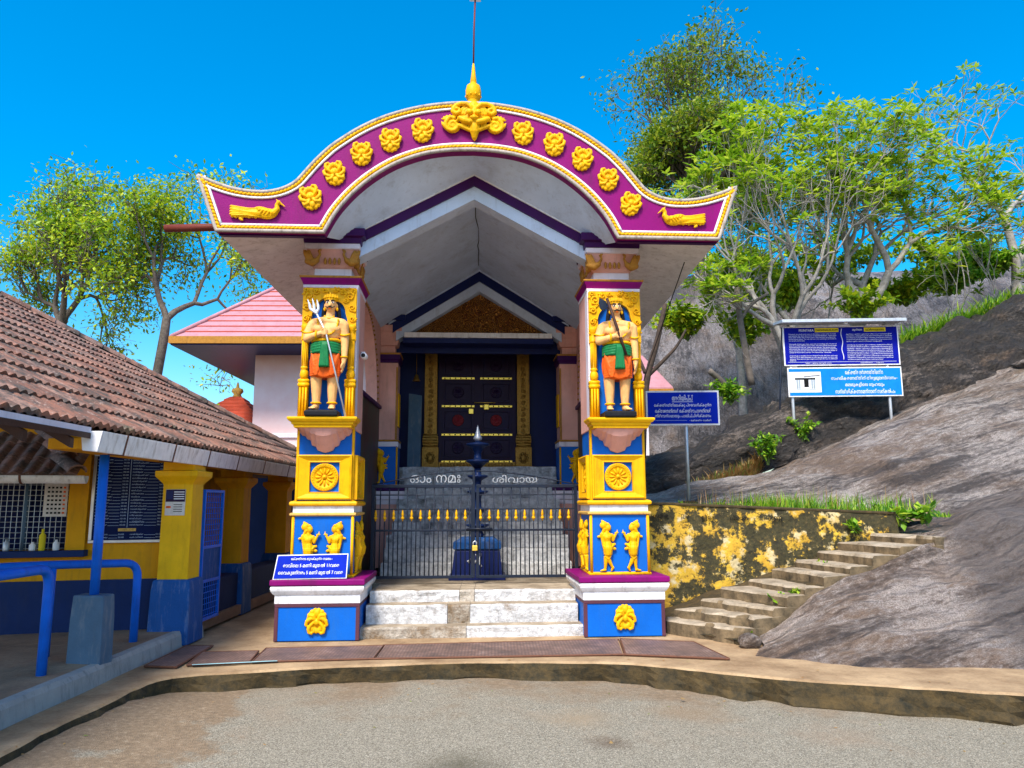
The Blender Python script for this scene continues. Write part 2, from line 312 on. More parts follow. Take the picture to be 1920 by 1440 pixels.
# ------------------------------------------------------------------ mesh helpers
ORG = {}
def norm(v):
    v = np.asarray(v, float); l = np.linalg.norm(v); return v/l if l else v
class MB:
    def __init__(s): s.v = []; s.f = []
    def add(s, vs, fs):
        o = len(s.v); s.v += [tuple(map(float, p)) for p in vs]; s.f += [tuple(i+o for i in f) for f in fs]; return s
    def box(s, x0, x1, y0, y1, z0, z1):
        return s.add([(x0,y0,z0),(x1,y0,z0),(x1,y1,z0),(x0,y1,z0),(x0,y0,z1),(x1,y0,z1),(x1,y1,z1),(x0,y1,z1)],
                     [(0,3,2,1),(4,5,6,7),(0,1,5,4),(1,2,6,5),(2,3,7,6),(3,0,4,7)])
    def rings(s, rs, closed=True, cap=True):
        n = len(rs[0]); vs = [p for r in rs for p in r]; fs = []
        for k in range(len(rs)-1):
            for i in range(n if closed else n-1):
                j = (i+1) % n
                fs.append((k*n+i, k*n+j, (k+1)*n+j, (k+1)*n+i))
        if cap and closed: fs += [tuple(range(n))[::-1], tuple((len(rs)-1)*n+i for i in range(n))]
        return s.add(vs, fs)
    def stack(s, prof, cx=0, cy=0):
        """square mouldings: prof = (half width, half depth, z)"""
        return s.rings([[(cx-a,cy-b,z),(cx+a,cy-b,z),(cx+a,cy+b,z),(cx-a,cy+b,z)] for a, b, z in prof])
    def prism(s, poly, f0, f1): return s.rings([[f0(p) for p in poly], [f1(p) for p in poly]])
    def tube(s, path, r, n=8, cap=True, flat=None):
        P = [np.asarray(p, float) for p in path]; k = len(P); rr = r if hasattr(r, '__len__') else [r]*k; rs = []
        ref = None
        for i in range(k):
            t = norm(P[min(i+1, k-1)]-P[max(i-1, 0)])
            if ref is None: ref = np.array([0, 0, 1.0]) if abs(t[2]) < .9 else np.array([1.0, 0, 0])
            a = norm(np.cross(t, ref)); b = np.cross(a, t); ref = b
            rs.append([tuple(P[i]+rr[i]*(math.cos(2*math.pi*q/n)*a+math.sin(2*math.pi*q/n)*b)) for q in range(n)])
        return s.rings(rs, True, cap)
    def lathe(s, prof, n=24, c=(0,0,0), axis='z'):
        rs = []
        for r, h in prof:
            ring = []
            for q in range(n):
                a = 2*math.pi*q/n; x, y = r*math.cos(a), r*math.sin(a)
                ring.append((c[0]+x, c[1]+y, c[2]+h) if axis == 'z' else (c[0]+x, c[1]-h, c[2]+y))
            rs.append(ring)
        return s.rings(rs)
    def ell(s, c, r, n=12, k=8, rot=None):
        """ellipsoid"""
        rs = []; c = np.asarray(c, float)
        for j in range(k+1):
            th = math.pi*j/k; th = min(max(th, .02), math.pi-.02)
            ring = []
            for q in range(n):
                a = 2*math.pi*q/n
                p = np.array([r[0]*math.sin(th)*math.cos(a), r[1]*math.sin(th)*math.sin(a), -r[2]*math.cos(th)])
                if rot is not None: p = np.array(rot @ Vector(p))
                ring.append(tuple(c+p))
            rs.append(ring)
        return s.rings(rs)
    def cap(s, p0, p1, r0, r1, n=10):
        """tapered capsule"""
        p0, p1 = np.asarray(p0, float), np.asarray(p1, float); t = norm(p1-p0)
        if np.linalg.norm(p1-p0) < 1e-6: return s.ell(p0, (r0,)*3)
        path, rr = [], []
        for a in (-80, -50, -20): path.append(p0+t*r0*math.sin(R(a))); rr.append(r0*math.cos(R(a)))
        path.append(p0); rr.append(r0); path.append(p1); rr.append(r1)
        for a in (20, 50, 80): path.append(p1+t*r1*math.sin(R(a))); rr.append(r1*math.cos(R(a)))
        return s.tube(path, rr, n)
    def chain(s, pts, rr):
        for i in range(len(pts)-1): s.cap(pts[i], pts[i+1], rr[i], rr[i+1])
        return s
    def mesh(s, name, mat, smooth=False, skew=False, shift=(0,0,0), recalc=True):
        me = bpy.data.meshes.new(name)
        v = np.array(s.v, float)
        if skew: v[:, 1] += SKEW*v[:, 0]
        v -= np.array(shift)
        me.from_pydata(v.tolist(), [], s.f)
        if recalc:
            bm = bmesh.new(); bm.from_mesh(me); bmesh.ops.recalc_face_normals(bm, faces=bm.faces); bm.to_mesh(me); bm.free()
        if smooth:
            for p in me.polygons: p.use_smooth = True
        if mat: me.materials.append(M[mat] if isinstance(mat, str) else mat)
        return me
    def build(s, name, mat, parent=None, smooth=False, bevel=0, skew=False, org=None, recalc=True):
        o_ = np.array(ORG.get(parent.name, (0,0,0)) if parent else (org or (0,0,0)), float)
        o = bpy.data.objects.new(name, s.mesh(name, mat, smooth, skew, o_, recalc)); COL.objects.link(o)
        if parent: o.parent = parent; ORG[o.name] = tuple(o_)
        elif org: o.location = org; ORG[o.name] = tuple(org)
        if bevel:
            md = o.modifiers.new('bevel', 'BEVEL'); md.width = bevel; md.segments = 2; md.limit_method = 'ANGLE'; md.angle_limit = R(40)
        return o
def tag(o, label, cat, group=None):
    o['label'] = label; o['category'] = cat
    if group: o['group'] = group
    return o
def thing(name, label, cat, loc=(0,0,0), rz=0, group=None, local=False):
    o = bpy.data.objects.new(name, None); COL.objects.link(o); o.location = loc; o.rotation_euler = (0,0,rz); o.empty_display_size = .1
    tag(o, label, cat, group); ORG[o.name] = (0,0,0) if local else tuple(loc)
    return o
def place(name, me, parent, loc, rot=(0,0,0), scale=(1,1,1)):
    """a copy that shares mesh data; loc in the parent's building frame"""
    o = bpy.data.objects.new(name, me); COL.objects.link(o)
    og = ORG.get(parent.name, (0,0,0)) if parent else (0,0,0)
    if parent: o.parent = parent; ORG[o.name] = og
    o.location = tuple(a-b for a, b in zip(loc, og)); o.rotation_euler = rot; o.scale = scale
    return o
def structure(o): o['kind'] = 'structure'; return o
def remesh(mb, vox, smooth=3, name='sculpt', mat=None):
    """fuse overlapping closed shapes into one continuous surface"""
    me = mb.mesh(name, None); o = bpy.data.objects.new('tmp', me); COL.objects.link(o)
    r = o.modifiers.new('r', 'REMESH'); r.mode = 'VOXEL'; r.voxel_size = vox
    if smooth: s = o.modifiers.new('s', 'SMOOTH'); s.factor = .5; s.iterations = smooth
    dg = bpy.context.evaluated_depsgraph_get(); out = bpy.data.meshes.new_from_object(o.evaluated_get(dg))
    bpy.data.objects.remove(o); bpy.data.meshes.remove(me)
    for p in out.polygons: p.use_smooth = True
    out.name = name; out.materials.clear()
    if mat: out.materials.append(M[mat])
    return out
_tc = {}
def text_mesh(body, mat, extr=.0015, off=0.0):
    k = (body, mat, off)
    if k not in _tc:
        cu = bpy.data.curves.new('t', 'FONT'); cu.body = body; cu.align_x = 'CENTER'; cu.align_y = 'CENTER'; cu.size = 1; cu.offset = off; cu.extrude = extr; cu.resolution_u = 2
        o = bpy.data.objects.new('t', cu); COL.objects.link(o)
        dg = bpy.context.evaluated_depsgraph_get(); me = bpy.data.meshes.new_from_object(o.evaluated_get(dg))
        bpy.data.objects.remove(o); me.materials.clear(); me.materials.append(M[mat])
        _tc[k] = me
    return _tc[k]
def lettering(body, parent, c, w, mat='print', h=None, name='lettering', bold=0.0):
    """flat print standing in the x-z plane, facing -y, fitted to width w (or height h)"""
    me = text_mesh(body, mat, off=bold); xs = [v.co.x for v in me.vertices]; ys = [v.co.y for v in me.vertices]
    if not xs: return None
    sx = w/(max(xs)-min(xs)); sy = sx if h is None else h/(max(ys)-min(ys))
    cx, cy = (max(xs)+min(xs))/2, (max(ys)+min(ys))/2
    return place(name, me, parent, (c[0]-cx*sx, c[1], c[2]-cy*sy), (R(90), 0, 0), (sx, sy, 1))
def interp(pts, n):
    P = np.array(pts, float); d = np.r_[0, np.cumsum(np.linalg.norm(np.diff(P, axis=0), axis=1))]; t = np.linspace(0, d[-1], n)
    return np.stack([np.interp(t, d, P[:, k]) for k in range(P.shape[1])], 1)
def smooth_curve(pts, n):
    """Catmull-Rom through the points, n samples"""
    P = np.array(pts, float); P = np.vstack([2*P[0]-P[1], P, 2*P[-1]-P[-2]]); out = []
    k = len(P)-3
    for t in np.linspace(0, k-1e-6, n*3):
        i = int(t); f = t-i; a, b, c, d = P[i:i+4]
        out.append(.5*((2*b)+(-a+c)*f+(2*a-5*b+4*c-d)*f*f+(-a+3*b-3*c+d)*f**3))
    return interp(out, n)
_ns = np.random.RandomState(7).rand(64, 64, 64)
def vnoise(p):
    """smooth lattice noise in -1..1, p = (n,3)"""
    p = np.asarray(p, float); i = np.floor(p).astype(int); f = p-i; f = f*f*(3-2*f); r = 0
    for a in (0, 1):
        for b in (0, 1):
            for c in (0, 1):
                w = (f[:,0] if a else 1-f[:,0])*(f[:,1] if b else 1-f[:,1])*(f[:,2] if c else 1-f[:,2])
                r = r+w*_ns[(i[:,0]+a) % 64, (i[:,1]+b) % 64, (i[:,2]+c) % 64]
    return r*2-1
def fbm(p, o=4):
    p = np.asarray(p, float); return sum(vnoise(p*2**k+17*k)*.5**k for k in range(o))

# ------------------------------------------------------------------ ground, pavement, kerb
g = MB(); n = 60
xs = np.r_[-200, -60, -20, np.linspace(-7, 9, 41), 20, 60, 200]; ys = np.r_[-60, -20, np.linspace(-9, 0, 25), 12, 40, 250]
zz = lambda x, y: -.135 + (.090*min(1, max(0, (-1.5-x)/.9))*min(1, max(0, (-1.7-y)/.6)) if y < 2 else 0) - (.018*max(0, min(x, 5)) if y < 2 else 0) - .004*math.sin(x*2.1+y*1.3)
g.add([(x, y, zz(x, y)) for y in ys for x in xs], [(j*len(xs)+i, j*len(xs)+i+1, (j+1)*len(xs)+i+1, (j+1)*len(xs)+i) for j in range(len(ys)-1) for i in range(len(xs)-1)])
structure(g.build('ground', 'road'))
edge = smooth_curve([(-2.42,-7),(-2.41,-5),(-2.40,-3.62),(-2.37,-2.4),(-2.345,-2.05),(-2.33,-1.90),(-2.25,-1.76),(-1.9,-1.64),(-1.2,-1.45),(-.26,-1.32),(.6,-1.32),(1.24,-1.38),(1.6,-1.56),(2.06,-1.83),(2.72,-2.16),(3.84,-2.55),(5.4,-3.05),(9,-4.1)], 150)
rnd = np.random.RandomState(3)
def kerb():
    k = MB(); rs = []
    tang = np.gradient(edge, axis=0); nrm = np.stack([tang[:,1], -tang[:,0]], 1); nrm /= np.linalg.norm(nrm, axis=1)[:,None]
    for i, (p, q) in enumerate(zip(edge, nrm)):
        j = .020*fbm(np.array([[p[0]*5, p[1]*5, 0]]))[0]; j2 = .035*fbm(np.array([[p[0]*7, p[1]*7, 4]]))[0]
        def P(off, z): return (p[0]+q[0]*off, p[1]+q[1]*off, z)
        rs.append([P(-.30, -.004), P(-.03+j, .001+j*.2), P(-.006+j, -.012), P(j+j2*.6, -.06+j), P(j2+.004, -.12), P(.012+j2*2, -.175), P(.02, -.26), P(-.30, -.26)])
    k.rings(rs, True, True)
    o = k.build('kerb', 'pavement', smooth=False); o.data.materials.append(M['moss'])
    for f in o.data.polygons:
        if f.index % 8 in (2, 3, 4, 5, 6) or f.index >= 8*149: f.material_index = 1
    structure(o)
kerb()
pv = MB(); poly = [(p[0], p[1]) for p in edge[::3]]
tang = np.gradient(edge, axis=0); nrm = np.stack([tang[:,1], -tang[:,0]], 1); nrm /= np.linalg.norm(nrm, axis=1)[:,None]
poly = [tuple(p-.16*q) for p, q in zip(edge[::3], nrm[::3])] + [(9, 9), (-9, 9), (-9, -7)]
pv.prism(poly, lambda p: (p[0], p[1], -.25), lambda p: (p[0], p[1], -.008))
structure(pv.build('pavement', 'pavement'))

# ------------------------------------------------------------------ granite hill on the right
def loft(rows, nu, nv, amp, freq, name, mat, seed=0, fine=.35):
    """surface through rows of (x,y,z) control points, roughened"""
    rows = [smooth_curve(r, nu) for r in rows]; G = np.stack(rows, 0)
    H = np.stack([smooth_curve(G[:, i], nv) for i in range(nu)], 1)
    du = np.gradient(H, axis=1); dv = np.gradient(H, axis=0); nn = np.cross(du, dv); nn /= np.linalg.norm(nn, axis=2)[..., None]+1e-9
    nn[nn[..., 2] < 0] *= -1
    f = fbm(H.reshape(-1, 3)*freq+seed, 5).reshape(nv, nu)
    f2 = (1.4*np.abs(fbm(H.reshape(-1, 3)*np.array([freq*1.1, freq*2.2, freq*3])+seed+9, 5))-.5).reshape(nv, nu)
    H = H+nn*(amp*(f+fine*f2))[..., None]
    mb = MB(); mb.add(H.reshape(-1, 3), [(j*nu+i, j*nu+i+1, (j+1)*nu+i+1, (j+1)*nu+i) for j in range(nv-1) for i in range(nu-1)])
    o = mb.build(name, mat, smooth=True, recalc=False)
    return structure(o)
Y = at_y
# near slab between the kerb and the rock stairs
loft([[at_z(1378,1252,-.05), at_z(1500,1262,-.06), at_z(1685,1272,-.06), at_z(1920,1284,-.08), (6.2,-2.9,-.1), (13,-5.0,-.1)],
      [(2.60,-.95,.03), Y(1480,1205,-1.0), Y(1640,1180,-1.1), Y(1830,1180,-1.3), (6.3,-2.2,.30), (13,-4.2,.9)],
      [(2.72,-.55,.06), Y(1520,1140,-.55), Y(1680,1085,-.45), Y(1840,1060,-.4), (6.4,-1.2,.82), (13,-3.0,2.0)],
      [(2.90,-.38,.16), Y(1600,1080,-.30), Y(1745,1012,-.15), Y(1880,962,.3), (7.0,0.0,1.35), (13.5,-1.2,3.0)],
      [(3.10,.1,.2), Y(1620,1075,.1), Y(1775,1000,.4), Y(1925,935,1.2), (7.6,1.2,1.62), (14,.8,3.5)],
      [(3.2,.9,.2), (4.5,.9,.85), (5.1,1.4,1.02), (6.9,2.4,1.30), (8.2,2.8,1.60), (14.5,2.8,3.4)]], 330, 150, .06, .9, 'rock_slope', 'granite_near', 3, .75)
# long pale slab above the grass terrace
loft([[(1.9,1.3,.3), (3.0,1.3,.3), (4.6,1.2,.3), (5.8,.8,.3), (7.4,.6,.4), (9,.6,.6), (16,.4,1.2)],
      [(1.9,2.2,1.10), (3.0,2.3,1.12), Y(1500,962,2.3), Y(1700,965,2.3), Y(1930,905,2.5), (9,2.6,1.7), (16,2.4,3.6)],
      [(1.9,2.9,1.25), Y(1330,938,2.9), Y(1500,930,2.9), Y(1700,890,3.1), Y(1930,830,3.4), (9.5,3.4,2.4), (16.5,3.2,4.6)],
      [(1.9,3.6,1.35), Y(1370,915,3.7), Y(1520,868,3.9), Y(1700,815,4.2), Y(1930,745,4.6), (10,4.6,3.3), (17,4.6,5.6)],
      [(2.0,4.1,1.40), Y(1395,897,4.3), Y(1540,845,4.6), Y(1710,778,5.1), Y(1930,700,5.7), (10.6,5.6,4.1), (17.5,5.8,6.4)],
      [(2.0,4.8,1.2), (3.6,5.2,1.35), (5.2,5.6,1.9), (7.2,6.4,2.7), (10,7.0,3.9), (11.6,7.2,4.4), (18.5,7.4,6.6)]], 230, 90, .07, .8, 'rock_slab', 'granite', 11, .8)
# dark weathered ledge under the notice board
loft([[(2.2,4.9,1.15), Y(1300,925,4.9), Y(1420,890,5.1), Y(1560,835,5.5), Y(1720,768,6.0), Y(1930,690,6.6), (11.5,6.8,4.3), (19,7,6.6)],
      [(2.2,5.0,1.55), Y(1290,870,5.0), Y(1420,825,5.2), Y(1560,790,5.7), Y(1720,712,6.2), Y(1930,625,6.9), (11.8,7.2,5.0), (19,7.4,7.4)],
      [(2.2,5.5,1.75), Y(1290,838,5.6), Y(1400,782,5.8), Y(1540,738,6.2), Y(1700,650,6.9), Y(1930,565,7.6), (12,8.0,5.6), (19.5,8.4,8.0)],
      [(2.2,6.6,1.9), (4.0,6.6,2.2), (5.0,6.8,2.7), (6.1,7.4,3.2), (8.0,8.2,4.2), (11,9.0,5.3), (13,9.4,6.0), (20.5,9.8,8.3)],
      [(2.2,9,2.0), (4.2,9,2.4), (5.6,9,2.8), (7.4,9.6,3.4), (9.4,10.2,4.5), (12.6,11,5.8), (15,11.5,6.6), (22.5,12,8.6)]], 220, 90, .13, 1.1, 'rock_ledge', 'granite_dark', 23, 1.0)
# grey dome behind the trees
loft([[(1.5,13,1.5), (4,13,2.2), (7,13,3.0), (11,13,4.6), (16,13.5,6.5), (24,14,8)],
      [(1.5,13.6,4.0), (3.6,14,5.3), (6.6,14.5,6.6), (11,15,7.8), (16,16,8.8), (24,17,10)],
      [(1.5,15,4.8), (3.6,16.5,7.0), (6.6,18,8.9), (11,19,9.6), (16,20,9.4), (24,21,10.0)],
      [(1.5,20,5), (3.6,24,7.2), (6.6,26,9.0), (11,27,9.8), (16,28,9.6), (24,30,10.2)]], 80, 50, .16, .5, 'rock_dome', 'granite_far', 41, .7)
# soil terrace above the yellow retaining wall
loft([[(1.75,1.04,1.22), (2.6,1.04,1.21), (3.6,1.04,1.17), (4.6,1.04,1.10), (5.6,1.6,1.06)],
      [(1.75,1.8,1.26), (2.6,1.8,1.24), (3.6,1.8,1.20), (4.6,1.9,1.16), (6.0,2.2,1.20)],
      [(1.75,2.9,1.18), (2.6,2.9,1.18), (3.6,2.9,1.15), (4.6,2.9,1.10), (6.4,2.9,1.20)]], 50, 20, .02, 2, 'terrace_soil', 'soil', 5)
# ------------------------------------------------------------------ gateway canopy
ROTS = math.atan(SKEW)
outer = smooth_curve([(2.765,4.585),(2.62,4.52),(2.43,4.455),(2.28,4.425),(2.14,4.416),(2.02,4.425),(1.90,4.460),(1.79,4.527),(1.70,4.635),(1.60,4.760),(1.49,4.878),(1.41,4.950),(1.19,5.109),(.955,5.236),(.72,5.325),(.48,5.387),(.23,5.424),(0,5.435)], 60)
inner = smooth_curve([(1.480,3.985),(1.44,4.065),(1.376,4.185),(1.295,4.300),(1.19,4.422),(1.055,4.548),(.89,4.670),(.715,4.765),(.485,4.847),(.25,4.888),(0,4.902)], 44)
BOT = (2.545, 3.985)
outline = [tuple(p*[-1,1]) for p in outer] + [tuple(p) for p in outer[::-1][1:]] + [tuple(q) for q in interp([outer[0], BOT], 14)[1:]] \
        + [tuple(q) for q in interp([BOT, inner[0]], 24)[1:]] + [tuple(p) for p in inner[1:]] + [tuple(p*[-1,1]) for p in inner[::-1][1:]] \
        + [tuple(q) for q in interp([(-inner[0][0], inner[0][1]), (-BOT[0], BOT[1])], 24)[1:]] + [tuple(q) for q in interp([(-BOT[0], BOT[1]), (-outer[0][0], outer[0][1])], 14)[1:-1]]
def inset(poly, d):
    P = np.array(poly); n = len(P); a = P-np.roll(P, 1, 0); b = np.roll(P, -1, 0)-P
    na = np.stack([a[:,1], -a[:,0]], 1); nb = np.stack([b[:,1], -b[:,0]], 1)
    na /= np.linalg.norm(na, axis=1)[:,None]; nb /= np.linalg.norm(nb, axis=1)[:,None]
    mm = na+nb; mm /= np.linalg.norm(mm, axis=1)[:,None]; c = np.clip((mm*na).sum(1), .45, 1)
    return P+mm*(d/c)[:,None]
FY0, FY1 = -.52, -.40
canopy = thing('gate_canopy', 'arched purple and gold canopy crowning the temple gateway', 'canopy', (0,0,3.98))
fas = MB().prism(outline, lambda p: (p[0], FY0, p[1]), lambda p: (p[0], FY1, p[1])).build('fascia_panel', 'purple', canopy, skew=True)
def closed_tube(mb, pts, y, r, n=8, scal=None):
    P = list(pts)+[pts[0]]
    mb.tube([(p[0], y, p[1]) for p in P], r, n)
e1 = MB(); closed_tube(e1, inset(outline, .012), FY0-.008, .021); e1.build('outer_edging', 'greywhite', fas, True, skew=True)
e2 = MB(); closed_tube(e2, inset(outline, .074), FY0-.006, .0135); e2.build('inner_edging', 'white', fas, True, skew=True)
rp = MB(); loop = inset(outline, .044); loop = interp(np.vstack([loop, loop[:1]]), 330)[:-1]
for i, p in enumerate(loop):
    q = loop[(i+1) % len(loop)]; t = q-p; an = math.atan2(t[1], t[0])
    rp.ell((p[0], FY0-.012, p[1]), (.029, .018, .0155), 8, 5, Matrix.Rotation(-an-.35, 3, 'Y'))
rp.build('rope_moulding', 'gold', fas, True, skew=True)

def spiral(c, r0, r1, a0, turns, n=14, y=0):
    out = []
    for i in range(n):
        f = i/(n-1); a = a0+turns*2*math.pi*f; r = r0+(r1-r0)*f
        out.append((c[0]+r*math.cos(a), y-.012*f, c[1]+r*math.sin(a)))
    return out
def medallion_mesh():
    b = MB()
    b.ell((0,0,.0), (.085, .018, .085), 16, 8)
    for sx in (-1, 1):
        b.chain([(sx*.02,-.018,.0), (sx*.055,-.024,.035), (sx*.075,-.022,.07), (sx*.07,-.02,.10), (sx*.045,-.018,.112), (sx*.032,-.016,.095)], [.014,.017,.018,.016,.013,.010])
        b.chain([(sx*.01,-.02,-.02), (sx*.05,-.028,-.03), (sx*.09,-.024,-.005), (sx*.10,-.02,.03), (sx*.083,-.02,.045)], [.012,.016,.018,.016,.012])
        b.chain([(0,-.02,.0), (sx*.035,-.03,-.055), (sx*.075,-.022,-.06), (sx*.085,-.02,-.03)], [.012,.015,.015,.011])
    for a in np.linspace(-150, -30, 6): b.ell((.082*math.cos(R(a)), -.010, .092*math.sin(R(a))-.012), (.023,.018,.026))
    for a in np.linspace(40, 140, 5): b.ell((.05*math.cos(R(a)), -.016, .06*math.sin(R(a))+.03), (.014,.014,.026))
    b.ell((0,-.026,.008), (.026,.018,.03)); b.ell((0,-.02,-.075), (.03,.02,.035))
    return remesh(b, .0045, 0, 'medallion', 'gold')
MED = medallion_mesh()
for x, z in ((1.624,4.350),(1.396,4.614),(1.131,4.831),(.842,4.985),(.518,5.100)):
    for s in (-1, 1):
        j_ = random.Random(int(x*1000)+s); k_ = j_.uniform(.97, 1.04)
        place('medallion', MED, fas, (s*x, FY0-.006+SKEW*s*x, z), (0, s*math.atan2(5.1-z, 1.9)*.55+j_.uniform(-.12, .12), ROTS), (-s*1.02*k_, 1.1, 1.02*k_))
def peacock_mesh():
    b = MB()
    b.ell((.085,-.008,-.012), (.095,.030,.055)); b.ell((.045,-.018,.012), (.085,.022,.040), 12, 8, Matrix.Rotation(.25, 3, 'Y'))
    b.chain([(.145,-.012,-.005), (.178,-.014,.030), (.172,-.014,.072), (.188,-.016,.098)], [.038,.026,.020,.022]); b.chain([(.192,-.016,.100), (.248,-.014,.058)], [.014,.004]); b.chain([(.182,-.014,.112), (.165,-.014,.130)], [.008,.005])
    b.chain([(.02,-.006,-.016), (-.09,-.006,-.006), (-.21,-.004,.018)], [.040,.036,.034])
    for k in range(6): b.chain([(.03,-.024,.030-.016*k), (-.09,-.034,.030-.014*k), (-.225,-.026,.052-.018*k)], [.007,.0065,.009])
    for k in range(8): b.ell((-.225+.030*k,-.014,-.044-.006*(k % 2)), (.016,.016,.014))
    for k in range(4): b.ell((-.236,-.018,.052-.026*k), (.018,.018,.013))
    for k in range(4): b.chain([(.00+.03*k,-.036,.040-.006*k), (.02+.03*k,-.044,.012-.006*k), (.00+.03*k,-.036,-.014-.006*k)], [.006,.008,.006])
    b.chain([(-.13,-.012,-.036), (-.155,-.016,-.070), (-.135,-.016,-.080)], [.014,.012,.011])
    return remesh(b, .0045, 0, 'peacock_relief', 'gold')
PEA = peacock_mesh()
place('peacock_relief', PEA, fas, (-2.14, FY0-.008-SKEW*2.14, 4.185), (0,0,ROTS), (1.08,1.1,1.05))
place('peacock_relief', PEA, fas, (2.15, FY0-.008+SKEW*2.15, 4.195), (0,0,ROTS), (-1.0,1.1,1.0))
def lion_mask_mesh():
    b = MB(); K = .00053
    def p(x, y, d=0): return ((x-715)*K, -.02-d, (830-y)*K)
    b.ell(p(715,800), (.16,.045,.09)); b.ell(p(715,560), (.062,.04,.075)); b.ell(p(715,690,.02), (.05,.04,.08))
    for s in (-1, 1):
        X = lambda x: 715+s*(x-715)
        b.chain([p(X(725),690,.03), p(X(775),590,.04), p(X(860),525,.035), p(X(960),515,.03), p(X(1060),545,.02), p(X(1115),610,.02), p(X(1120),680,.02), p(X(1060),720,.025), p(X(995),690,.03), p(X(1000),630,.03), p(X(1050),620,.035)], [.020,.022,.024,.024,.024,.026,.026,.024,.020,.016,.015])
        b.chain([p(X(1000),520,.02), p(X(1090),500,.01)], [.018,.005])
        b.ell(p(X(1050),650,.0), (.055,.03,.055))
        for k, r in enumerate((95, 150, 205)):
            b.chain([p(X(795)+s*r*math.cos(R(a))*.9, 740-r*math.sin(R(a)), .03-.006*k) for a in (5, 40, 75, 110)], [.014,.016,.016,.011])
        b.ell(p(X(797),722,.07), (.034,.030,.032))
        b.chain([p(X(735),905,.05), p(X(800),910,.055), p(X(900),880,.05), p(X(990),830,.04), p(X(1050),880,.03)], [.018,.028,.032,.028,.010])
        b.ell(p(X(760),830,.06), (.024,.03,.020))
        b.chain([p(X(1000),960,.02), p(X(880),1010,.02), p(X(800),1050,.02)], [.022,.022,.020])
        for k in range(4): b.chain([p(X(820+42*k),945-8*k,.03), p(X(822+42*k),1000-14*k,.03)], [.009,.006])
        c = (X(1130), 950)
        b.ell(p(c[0],c[1],-.005), (.085,.03,.08))
        b.chain([p(c[0]+s*r*math.cos(a), c[1]+r*math.sin(a), .015) for r, a in zip(np.linspace(150, 30, 16), np.linspace(-.9, -.9+2*math.pi*1.35, 16))], list(np.linspace(.022,.014,16)))
        b.chain([p(X(1240),1010,.01), p(X(1310),940,.01), p(X(1340),880,.005)], [.026,.018,.007])
        for k, a in enumerate(np.linspace(20, 125, 6)):
            q = (1160+95*math.cos(R(a)), 860-70*math.sin(R(a))); q2 = (1160+190*math.cos(R(a)), 860-130*math.sin(R(a)))
            b.chain([p(X(q[0]),q[1],.012), p(X(q2[0]),q2[1],.004)], [.022,.008])
    b.ell(p(715,835,.07), (.030,.035,.032))
    b.ell(p(727,1000,.03), (.052,.03,.085)); b.chain([p(727,1080,.02), p(727,1190,.012), p(727,1260,.008)], [.048,.030,.006]); b.ell(p(727,1000,.055), (.030,.014,.07))
    return remesh(b, .0052, 0, 'lion_mask', 'gold')
place('lion_mask', lion_mask_mesh(), fas, (.008, FY0-.004, 5.222), (0,0,ROTS))
fin = MB().lathe([(.045,5.40),(.07,5.46),(.055,5.50),(.075,5.515),(.082,5.56),(.083,5.60),(.07,5.655),(.045,5.675),(.03,5.69),(.035,5.70),(.026,5.76),(.016,5.86),(.008,5.92)], 20, (.0,-.45,0))
for z, r, u in ((5.535,.078,1),):
    for k in range(10):
        a = 2*math.pi*k/10; fin.chain([(r*math.cos(a), -.45+r*math.sin(a), z), ((r-.008)*math.cos(a), -.45+(r-.008)*math.sin(a), z+.045*u)], [.010,.003])
fin.build('finial', 'gold', canopy, True, skew=True)
MB().tube([(0,-.45,5.9),(.004,-.45,6.3),(.016,-.45,6.68)], .009, 8).build('finial_rod', 'redpipe', canopy, True, skew=True)
MB().box(-.045,.075,-.50,-.40,6.67,6.73).build('lamp_box', 'galv', canopy, bevel=.006, skew=True)
# roof shell, soffits, ceiling
full = [tuple(p*[-1,1]) for p in outer] + [tuple(p) for p in outer[::-1][1:]]
rs = MB(); lo = [(p[0]*.995, p[1]-.03) for p in full]; hi = [(p[0]*.995, p[1]-.10) for p in full]
rs.rings([[(p[0], FY1+.002, p[1]) for p in lo]+[(p[0], FY1+.002, p[1]) for p in hi[::-1]], [(p[0], 5.2, p[1]) for p in lo]+[(p[0], 5.2, p[1]) for p in hi[::-1]]])
rs.build('roof_shell', 'greywhite', canopy, skew=True)
for s in (-1, 1):
    so_ = MB(); so_.rings([[(s*2.54,y,3.990),(s*1.47,y,4.186),(s*1.47,y,4.226),(s*2.54,y,4.03)] for y in (FY1+.003, 5.0)]); so_.build('wing_soffit', 'white', canopy, skew=True)
    pl = MB(); pl.rings([[(s*2.54, y, 4.03), (s*2.735, y, 4.54), (s*2.70, y, 4.54), (s*2.50, y, 4.03)] for y in (FY1+.003, 5.0)]); pl.build('eave_board', 'white', canopy, skew=True)
    MB().box(*sorted((s*1.49, s*2.53)), FY1-.06, FY1+.0, 3.970, 3.9845).build('soffit_edge', 'purple_dark', canopy, skew=True)
def gable(y, apex, x1, z1, n=41):
    xs_ = np.linspace(-x1, x1, n); return [(x, y, apex-(apex-z1)*abs(x)/x1) for x in xs_]
arc = [(-p[0], FY1, p[1]) for p in inner] + [(p[0], FY1, p[1]) for p in inner[::-1][1:]]
arc = interp(arc, 61); gf = interp(gable(.07, 4.905, 1.42, 4.12), 61)
MB().rings([[tuple(p) for p in arc], [tuple(p) for p in gf]], False).build('vault_soffit', 'ceiling', canopy, True, skew=True)
cl = MB(); a0, a1 = gable(.09, 4.90, 1.62, 4.01), gable(3.6, 4.83, 1.62, 3.83)
cl.rings([a0, a1], False); cl.rings([[(x, y, z+.04) for x, y, z in a0], [(x, y, z+.04) for x, y, z in a1]], False)
cl.build('ceiling', 'ceiling', canopy, skew=True)
